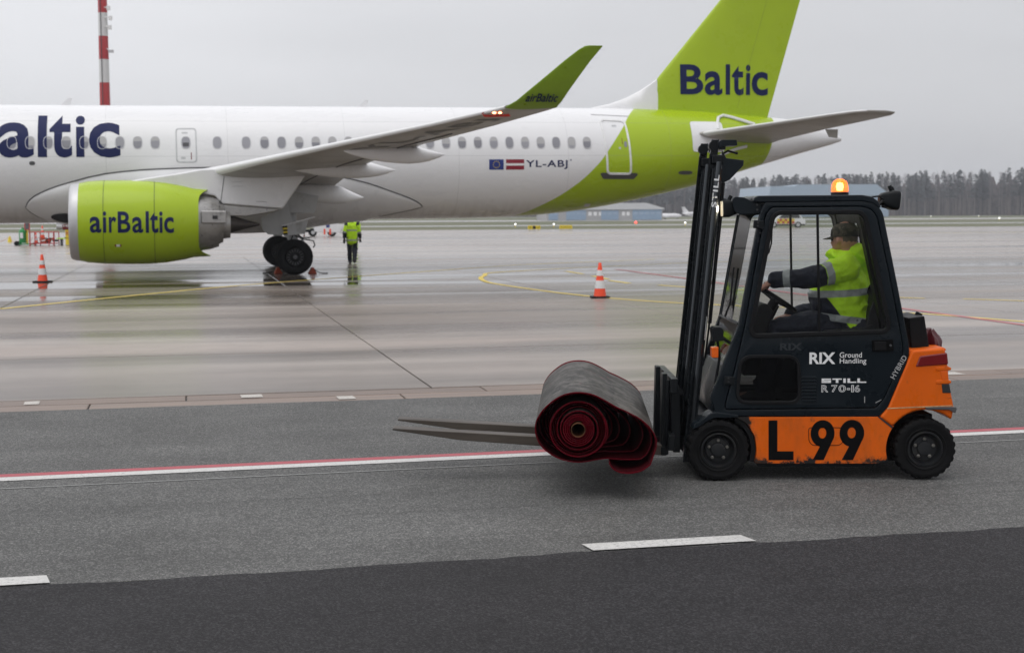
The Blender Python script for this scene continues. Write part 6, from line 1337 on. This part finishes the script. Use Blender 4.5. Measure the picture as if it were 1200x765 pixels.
for k in range(9):
    q = MB(); q.box((0, 0, 0), (.34, .14, .12), Matrix.Translation((random.uniform(-.35, .4), random.uniform(-.3, .2), .06+.09*(k % 3))) @ Matrix.Rotation(random.uniform(-.5, .5), 4, 'Z') @ Matrix.Rotation(random.uniform(-.3, .3), 4, 'Y')); q.build('chock', MATS['chock_orange'] if k % 4 else M_rubber, T2, bevel=.02)
b0 = gpt(83, 287.8); T_ = thing('litter_bin', b0, 'yellow bin with red letters partly hidden behind the engine inlet', 'bin')
q = MB(); q.bx(-.24, .24, -.24, .24, .02, .98); BN = q.build('bin_body', M_yel, T_, bevel=.02); q = MB(); q.prism([(-.30, .98), (.30, .98), (.26, 1.10), (0, 1.16), (-.26, 1.10)], -.28, .28); q.build('lid', M_yel, T_, bevel=.01)
q = MB(); q.bx(-.245, .245, -.245, .245, .44, .47); q.build('band', M_blackf, BN)
print_on('lettering', fit(glyphs('FOD', .03), -.20, .20, .60, .86), lambda x, z: Vector((x, -.246, z)), M_red, BN)
t0 = gpt(72.5, 287.8); T_ = thing('barrier_post', t0, 'short grey post with a lime top plate beside the yellow bin', 'post')
q = MB(); q.bx(-.07, .07, -.07, .07, 0, .40); q.build('post', M_rim, T_); q = MB(); q.bx(-.26, .26, -.16, .16, .40, .46); q.build('top_plate', M_hi, T_); q = MB(); q.bx(.2, .62, -.1, .1, .42, .50); q.build('arm', M_rim, T_)
y0 = gpt(11.5, 283.5); T_ = thing('marker_light', y0, 'small yellow and red warning marker on the chain at far left', 'marker')
q = MB(); q.lathe([(.15, 0), (.13, .14), (.06, .38), (.001, .40)], 14); q.build('cone_body', M_yel, T_); q = MB(); q.lathe([(.125, .15), (.09, .27)], 14); q.build('red_band', M_con, T_)
q = MB(); A_, B_ = gpt(-20, 288)+Vector((0, 0, .35)), y0+Vector((0, 0, .35)); C2 = g0+Vector((0, 0, .5))
q.tube([A_.lerp(B_, t)+Vector((0, 0, -.25*4*t*(1-t))) for t in [k/8 for k in range(9)]]+[B_.lerp(C2, t)+Vector((0, 0, -.4*4*t*(1-t))) for t in [k/8 for k in range(1, 9)]]+[C2.lerp(r0+Vector((-.7, 0, .5)), t)+Vector((0, 0, -.25*4*t*(1-t))) for t in [k/6 for k in range(1, 7)]], .016, 5); o = q.build('barrier_rope', mat('rope_orange', (.55, .3, .16), .7)); tag(o, 'thin orange rope slung between the marker, the trolley and the rack', 'rope')
# white belt loader beyond the main wheels
c0 = gpt(371, 277); T_ = thing('belt_loader', c0, 'low white belt loader vehicle standing beyond the main landing gear', 'belt loader', radians(10))
q = MB(); q.prism(rounded([(-.2, .38), (1.9, .30), (2.0, .75), (1.7, 1.1), (1.2, 1.15), (-.3, .95)], .08, 3), -.9, .9); q.build('body', M_white, T_, bevel=.03)
q = MB(); q.prism([(-2.4, .62), (-2.4, .78), (.6, 1.02), (1.9, 1.45), (1.9, 1.3), (.6, .86)], -.4, .4); q.build('conveyor', M_fairw, T_)
q = MB(); q.prism([(-1.9, .32), (-.2, .36), (-.2, .58), (-1.7, .55)], -.7, .7); q.build('chassis', M_black, T_)
for x in (-.32, 1.25):
    for y in (-.85, .67): q = MB(); q.tube([(x, y, .33), (x, y+.18, .33)], .33, 20); wq_ = q.build('wheel', M_tyre, T_); q = MB(); q.tube([(x, y-.01, .33), (x, y+.19, .33)], .15, 14); q.build('rim', M_alu, wq_)
for x in (.55, 1.0): q = MB(); q.bx(x, x+.14, -.93, -.88, .15, .62); q.build('orange_leg', M_con, T_)
q = MB(); q.bx(.75, 1.05, -.905, -.90, .72, .98); q.build('blue_panel', MATS['flag_blue'], T_)
q = MB(); q.tube([(1.95, 0, .3), (2.6, 0, .2)], .04, 6); q.build('towbar', M_rim, T_); q = MB(); q.bx(1.7, 2.6, -.6, -.56, .5, 1.0); q.build('side_rail', M_fairw, T_)
cone_at(gpt(356.5, 277), 'cone lying low by the belt loader behind the wheels', .35, group='cones by the belt loader')
# red-banded mast behind the airliner
MP = at(126.5, 250, 160); T_ = thing('floodlight_mast', (MP.x, MP.y, 0), 'tall red and white banded lamp mast rising behind the airliner', 'mast')
base_z = [CAM_H+(250.5-y)*160/F_PX for y in (124+26.6*k for k in range(6, -14, -1))]
for i in range(len(base_z)-1):
    z0, z1 = max(0, base_z[i]), base_z[i+1]
    if z1 <= 0: continue
    r = lambda z: .66-.0065*z
    q = MB(); q.lathe([(r(z0), z0), (r(z1), z1)], 28); k_ = i-6; q.build('mast_section', M_red if k_ % 2 == 0 else M_conw, T_, smooth=40)
q = MB(); q.tube([(-.05, -.68, 0), (-.1, -.55, 25), (-.1, -.42, base_z[-1])], .05, 5); q.build('cable', M_seam, T_)
for z, x in ((24.7, .7), (23.6, .9), (22.6, .8)):
    q = MB(); q.tube([(.3, -.4, z), (x, -.5, z)], .06, 6); q.box((x+.1, -.55, z-.1), (.35, .3, .45)); q.build('camera_unit', M_print, T_)
q = MB(); q.tube([(.4, -.3, 20.2), (.85, -.4, 20.0)], .05, 6); q.box((.95, -.45, 19.9), (.55, .25, .3)); q.build('camera_unit', M_alu, T_)
q = MB(); q.lathe([(1.6, base_z[-1]), (1.7, base_z[-1]+.4), (1.6, base_z[-1]+.8)], 20); q.build('lamp_head', M_rim, T_)

# ------------------------------------------------------------------ airfield beyond: signs, lights, car, jets, hangars, wood
def ysign(px, py, wd, label, dark):
    p = gpt(px, py); T_ = thing('airfield_sign', p, label, 'airfield sign', radians(3))
    q = MB(); q.bx(-wd/2, wd/2, -.06, .06, .10, .52); F_ = q.build('sign_face', M_yel, T_, bevel=.01)
    for x in (-wd*.35, wd*.35): q = MB(); q.bx(x-.03, x+.03, -.03, .03, 0, .1); q.build('leg', M_black, T_)
    if dark: q = MB(); q.bx(-.16, .16, -.066, -.0605, .14, .48); q.build('black_panel', M_blackf, F_)
    q = MB()
    for x in ((-.5, -.36, .36, .5) if dark else (-.5, -.28, -.1, .08, .26, .48)): q = MB(); q.bx(x-.035, x+.035, -.066, -.0605, .24, .38); q.build('glyph_mark', M_blackf, F_)
ysign(626, 270, 1.36, 'yellow airfield sign with a black centre panel under the rear fuselage', True); ysign(663, 269.5, 1.40, 'plain yellow airfield sign, right of the one with the black panel', False)
M_lit = mat('lit_white', (.9, .9, .9), .4, emit=(1, 1, .96), estr=2.2); M_litr = mat('lit_red', (.8, .1, .1), .4, emit=(1, .06, .05), estr=4.0)
for px, py, r, lab in ((604, 264.5, .28, 'small lit white runway edge light, leftmost under the rear fuselage'), (649, 264.5, .28, 'small lit white runway edge light between the two yellow signs'), (803, 262.5, .32, 'small lit white runway edge light in front of the parked jet'), (1171, 256, .42, 'small lit white runway edge light before the wood at far right'), (866, 262, .28, 'small lit white runway edge light seen beside the cab front'), (1091, 252.6, .32, 'small white edge light below the trees, left of the bright one'), (1147, 252.2, .3, 'dim white edge light at the foot of the wood')):
    r *= .42; p = gpt(px, py+2.2); T_ = thing('edge_light', p, lab, 'edge light', 0, 'runway edge lights'); q = MB(); q.tube([(0, 0, 0), (0, 0, .35)], .05, 6); q.build('stem', M_yel, T_)
    q = MB(); q.lathe([(r*.6, .35), (r, .35+r*.5), (r*.8, .35+r*1.2), (.001, .35+r*1.6)], 12); q.build('lamp', M_lit, T_)
p = gpt(745, 264); T_ = thing('edge_light', p, 'small lit red light on the grass before the hangar', 'edge light', 0, 'runway edge lights'); q = MB(); q.tube([(0, 0, 0), (0, 0, .3)], .05, 6); q.build('stem', M_yel, T_); q = MB(); q.lathe([(.12, .3), (.18, .45), (.001, .6)], 12); q.build('lamp', M_litr, T_)
# follow-me car
cp = gpt(920.5, 267); T_ = thing('patrol_car', cp, 'white airfield car with red and yellow chequered flank seen through the cab', 'car', radians(180-8))
prof = [(-2.25, .45), (-2.28, .8), (-2.2, 1.0), (-1.95, 1.08), (-1.6, 1.62), (-1.3, 1.72), (.3, 1.72), (.6, 1.64), (1.15, 1.12), (2.05, .98), (2.22, .8), (2.25, .42)]
q = MB(); q.prism(rounded(prof, .08, 3), -.88, .88); q.build('body', M_white, T_, bevel=.06)
q = MB(); q.prism([(-1.72, 1.14), (-1.5, 1.56), (.25, 1.58), (.5, 1.5), (.85, 1.14)], -.89, .89); q.build('side_window', M_dark, T_)
q = MB(); q.prism([(-2.3, .42), (2.28, .4), (2.2, .25), (-2.2, .28)], -.9, .9); q.build('bumper', M_black, T_, bevel=.03)
cell = .29
for i in range(7):
    for j in range(2):
        x = -1.0+i*cell; z = .50+j*cell; q = MB()
        for y in (-.89, .885): q = MB(); q.bx(x, x+cell, y, y+.005, z, z+cell); q.build('chequer', M_yel if (i+j) % 2 else M_red, T_)
for y in (-.9, .86): q = MB(); q.bx(1.45, 2.2, y, y+.04, .60, .95); q.build('wing_panel', M_con, T_, bevel=.01)
for x in (-1.42, 1.42):
    for y in (-.9, .68): q = MB(); q.tube([(x, y, .36), (x, y+.22, .36)], .36, 22); wq_ = q.build('wheel', M_tyre, T_); q = MB(); q.tube([(x, y-.01, .36), (x, y+.23, .36)], .22, 16); q.build('rim', M_alu, wq_)
q = MB(); q.bx(-.5, -.1, -.5, .5, 1.73, 1.86); q.build('light_bar', M_amber, T_, bevel=.02)
# parked jets
def jet(loc, rz, label, L):
    T_ = thing('parked_jet', loc, label, 'jet', rz, 'small white jets parked by the hangar'); k = L/14.0
    q = MB(); q.loft([[Vector((x*k, r*k*cos(a), (1.75+dz+r*sin(a))*k)) for a in [2*pi*j/16 for j in range(16)]] for x, r, dz in ((-7, .05, -.2), (-6.6, .35, -.1), (-5.6, .75, .02), (-4, .95, .08), (2, .95, .08), (4.5, .7, .25), (6.4, .3, .5), (7, .08, .6))]); q.build('fuselage', M_white, T_, smooth=60)
    q = MB(); q.prism([(x*k, z*k) for x, z in ((4.2, 2.5), (5.9, 4.6), (7.1, 4.6), (6.5, 2.5))], -.1*k, .1*k); q.build('fin', M_white, T_)
    q = MB(); q.box((6.7*k, 0, 4.6*k), (1.0*k, 4.6*k, .14*k)); q.build('tailplane', M_white, T_)
    q = MB(); q.box((.6*k, 0, 1.15*k), (2.2*k, 13*k, .2*k)); q.build('wing', M_fairw, T_)
    for s in (-1, 1): q = MB(); q.tube([(2.6*k, s*1.35*k, 2.3*k), (4.8*k, s*1.35*k, 2.3*k)], .48*k, 12); q.build('engine', M_fairw, T_)
    for x, y in ((-4.8, 0), (.9, -1.3), (.9, 1.3)): q = MB(); q.tube([(x*k, y*k, 0.3*k), (x*k, y*k, 1.1*k)], .08*k, 6); q.tube([(x*k, (y-.1)*k, .32*k), (x*k, (y+.1)*k, .32*k)], .32*k, 12); q.build('wheel_leg', M_rim, T_)
jet(Vector((53, 400, 0)), radians(180), 'small white jet parked right of the blue hangar, nearest the mast', 10.5); jet(Vector((44, 404, 0)), radians(180), 'small white jet parked closest to the blue hangar wall', 8.5)
# hangars
def hangar(name, label, px0, px1, ytop, Yd, depth, wallm, roofm, bays):
    A, B = at(px0, 250, Yd), at(px1, 250, Yd); W_ = B.x-A.x; Hh = CAM_H+(250-ytop)*Yd/F_PX
    T_ = thing(name, ((A.x+B.x)/2, Yd, 0), label, 'hangar', radians(4)); h_e = Hh*.62
    q = MB(); q.bx(-W_/2, W_/2, 0, depth, 0, h_e); WL_ = q.build('wall', wallm, T_)
    q = MB(); q.prism([(-W_/2-.4, h_e), (W_/2+.4, h_e), (W_/2+.4, h_e+.3), (W_*.36, Hh), (-W_/2-.4, Hh*.98), (-W_/2-.4, h_e)], -.4, depth+.4); q.build('roof', roofm, T_)
    return T_, WL_, W_, h_e
T_, WL_, W_, he = hangar('hangar', 'low grey hangar with blue doors and pale roof under the tail', 640, 777, 238, 375, 30, M_greyh, M_roofh, 4)
for a, b in ((-.48, -.40), (-.33, -.16), (-.03, .12), (.24, .49)):
    q = MB(); q.bx(a*W_, b*W_, -.15, .02, .1, he*(.92 if b < .2 else .98)); D_ = q.build('hangar_door', M_blueh, T_)
    n_ = max(2, int((b-a)*W_/1.3))
    for k in range(n_): x = (a+(b-a)*(k+.15)/n_)*W_; q = MB(); q.bx(x, x+(b-a)*W_/n_*.7, -.18, -.14, he*.55, he*.72); q.build('pane', M_paleb, D_)
for k in range(3): x = (-.14+.045*k)*W_; q = MB(); q.bx(x, x+.9, -.06, .02, 1.2, 2.2); q.build('window', M_print, WL_)
for k in range(2): x = (.15+.04*k)*W_; q = MB(); q.bx(x, x+.8, -.06, .02, 1.2, 2.2); q.build('window', M_print, WL_)
A, B = at(902, 250, 560), at(1042, 250, 560); W_ = B.x-A.x; Ht = CAM_H+(248-215.5)*560/F_PX
T_ = thing('large_hangar', ((A.x+B.x)/2, 560, 0), 'large pale blue hangar with sloping roof end rising behind the cab', 'hangar', radians(2))
q = MB(); q.bx(-W_/2, W_/2, 0, 60, 0, Ht*.66); WL_ = q.build('wall', M_paleb, T_)
q = MB(); q.prism([(-W_/2-.6, Ht*.66), (W_/2+.6, Ht*.66), (W_/2-5, Ht), (-W_*.26, Ht), (-W_*.30, Ht*.955), (-W_/2, Ht*.95)], -.6, 60.6); q.build('roof', mat('pale_blue_roof', (.36, .45, .56), .45, var=.04, scale=.2), T_)
for k in range(7): x = -W_/2+W_*(k+.5)/7; q = MB(); q.bx(x-2.6, x+2.6, -.3, .02, .2, Ht*.55); q.build('hangar_door', M_paleb, T_)
# the wood
random.seed(21)
M_pine = mat('pine_needles', (.080, .088, .088), .95, spec=.1, var=.4, scale=.35); M_bark = mat('pale_bark', (.19, .16, .15), .9, var=.3, scale=.8); M_twig = mat('bare_twigs', (.150, .128, .132), .95, spec=.1, var=.3, scale=.4)  # tree colours lightened and cooled, distance haze put into them
def tree_geo(q, kind, h):
    lean = random.uniform(-.03, .03)
    q.mat(0); q.tube([(0, 0, 0), (lean*h*.5, 0, h*.5), (lean*h, 0, h*.96)], [.22, .15, .03], 5)
    if kind == 0:                         # pine: bare stem, ragged crown in whorls
        z = h*random.uniform(.36, .5); q.mat(1)
        while z < h:
            f_ = (h-z)/(h*.6); R_ = .55+2.6*f_**.65*random.uniform(.75, 1.2)
            for k in range(5):
                a = random.uniform(0, 2*pi); r1 = R_*random.uniform(.6, 1.1); c = Vector((lean*z, 0, z))
                tip = c+Vector((cos(a)*r1, sin(a)*r1, random.uniform(-.35, .25))); sd = Vector((-sin(a), cos(a), 0))*r1*.38; up_ = Vector((0, 0, random.uniform(.3, .7)))
                q.add([c+up_*.4, c-up_*.2+sd*.3, tip+sd*.55-up_*.3, tip+up_*.5, tip-sd*.6-up_*.25], [(0, 1, 2, 3), (0, 3, 4, 1)])
            z += random.uniform(.45, .7)
        q.add([(lean*h-.25, 0, h-.9), (lean*h+.25, .05, h-.9), (lean*h, 0, h+.35)], [(0, 1, 2)])
    else:                                 # birch and other bare broadleaf: pale stem and a haze of twigs
        q.mat(2)
        for k in range(60):
            z = h*random.uniform(.35, .9); a = random.uniform(0, 2*pi); L = random.uniform(1.2, 2.8)*(1.15-z/h*.5); c = Vector((lean*z, 0, z)); tip = c+Vector((cos(a)*L*.75, sin(a)*L*.75, L*random.uniform(.5, 1.0)))
            w_ = Vector((-sin(a), cos(a), 0))*.05; q.add([c-w_, c+w_, tip], [(0, 1, 2)])
            for j in range(3):
                m_ = c.lerp(tip, random.uniform(.35, .9)); t2 = m_+Vector((random.uniform(-.8, .8), random.uniform(-.8, .8), random.uniform(.2, 1.0))); q.add([m_-w_*.8, m_+w_*.8, t2], [(0, 1, 2)])
TM = [M_bark, M_pine, M_twig]; protos = []
for k in range(14):
    kind = 0 if k < 8 else 1; q = MB(); tree_geo(q, kind, random.uniform(16.5, 18.8)); o = q.build('pine_tree' if kind == 0 else 'birch_tree', TM, None, smooth=0, recalc=False); protos.append((o.data, kind, o.name.split('.')[0])); bpy.data.objects.remove(o)
def wood_line(x):                         # distance of the wood's edge and the height factor along it
    return (660-(x-330)*.38 if x > 90 else 751-(x-90)*.9), (1.0+min(.22, max(-.05, (x-60)*.0011)))
for k in range(170):
    x = -70+k*3.35+random.uniform(-1.2, 1.2); d, hf = wood_line(x); me_, kind, nm = random.choice(protos[:8] if random.random() < .5 else protos[8:])
    o = linked(nm, me_); o.location = (x, d+random.uniform(-4, 5), -.05); s = hf*random.uniform(.98, 1.10); o.scale = (s*random.uniform(.9, 1.2), s, s); o.rotation_euler = (0, 0, random.uniform(0, 6.28))
    tag(o, 'tall dark pine at the edge of the far wood' if kind == 0 else 'bare pale-stemmed birch at the edge of the far wood', 'tree', 'pines along the edge of the far wood' if kind == 0 else 'bare birches along the edge of the far wood')
q = MB()
for k in range(1300):
    x = random.uniform(-330, 520); d, hf = wood_line(x); d += 5+abs(random.gauss(0, 13)); n0 = len(q.v); kind = 0 if random.random() < .45 else 1
    tq = MB(); tree_geo(tq, kind, random.uniform(17.2, 19.8)*hf); M_ = Matrix.Translation((x, d, -.05)) @ Matrix.Rotation(random.uniform(0, 6.28), 4, 'Z')
    b_ = len(q.v); q.v += [M_ @ v for v in tq.v]; q.f += [tuple(i+b_ for i in f) for f in tq.f]; q.m += tq.m
o = q.build('far_wood', TM, None, smooth=0, recalc=False); tag(o, 'brown and dark green wood massed behind the airfield', 'wood', kind='stuff')
q = MB()
for k in range(240):                      # undergrowth and stems deep in the wood
    x = -330+k*3.6; d, hf = wood_line(x); h_ = random.uniform(13, 16)*hf; a = d+26+random.uniform(0, 10); n_ = 7
    rg = [[Vector((x+r_*cos(2*pi*j/n_)*random.uniform(.7, 1.3), a+r_*sin(2*pi*j/n_), z*h_*random.uniform(.93, 1.07))) for j in range(n_)] for z, r_ in ((0, 3.2), (.5, 3.0), (.8, 2.0), (1, .5))]; q.loft(rg)
o = q.build('undergrowth', mat('wood_depth', (.135, .114, .112), .95, spec=.1, var=.4, scale=.5), None, smooth=0); tag(o, 'brown undergrowth filling the depth of the far wood', 'undergrowth', kind='stuff')  # colour lightened as well, carrying part of the distance haze
# damp air
hz = MB(); hz.bx(-700, 900, -40, 1100, -1.2, 42); HZ = hz.build('haze', [], None, smooth=0); HZ['kind'] = 'stuff'; HZ['label'] = 'thin damp winter haze over the airfield'; HZ['category'] = 'haze'
hm = bpy.data.materials.new('haze'); hm.use_nodes = True; n_, l_ = hm.node_tree.nodes, hm.node_tree.links; n_.remove(n_['Principled BSDF'])
pv = n_.new('ShaderNodeVolumePrincipled'); pv.inputs['Color'].default_value = (.90, .93, 1.0, 1); pv.inputs['Density'].default_value = .00036; pv.inputs['Anisotropy'].default_value = .2
l_.new(pv.outputs[0], n_['Material Output'].inputs['Volume']); HZ.data.materials.append(hm)
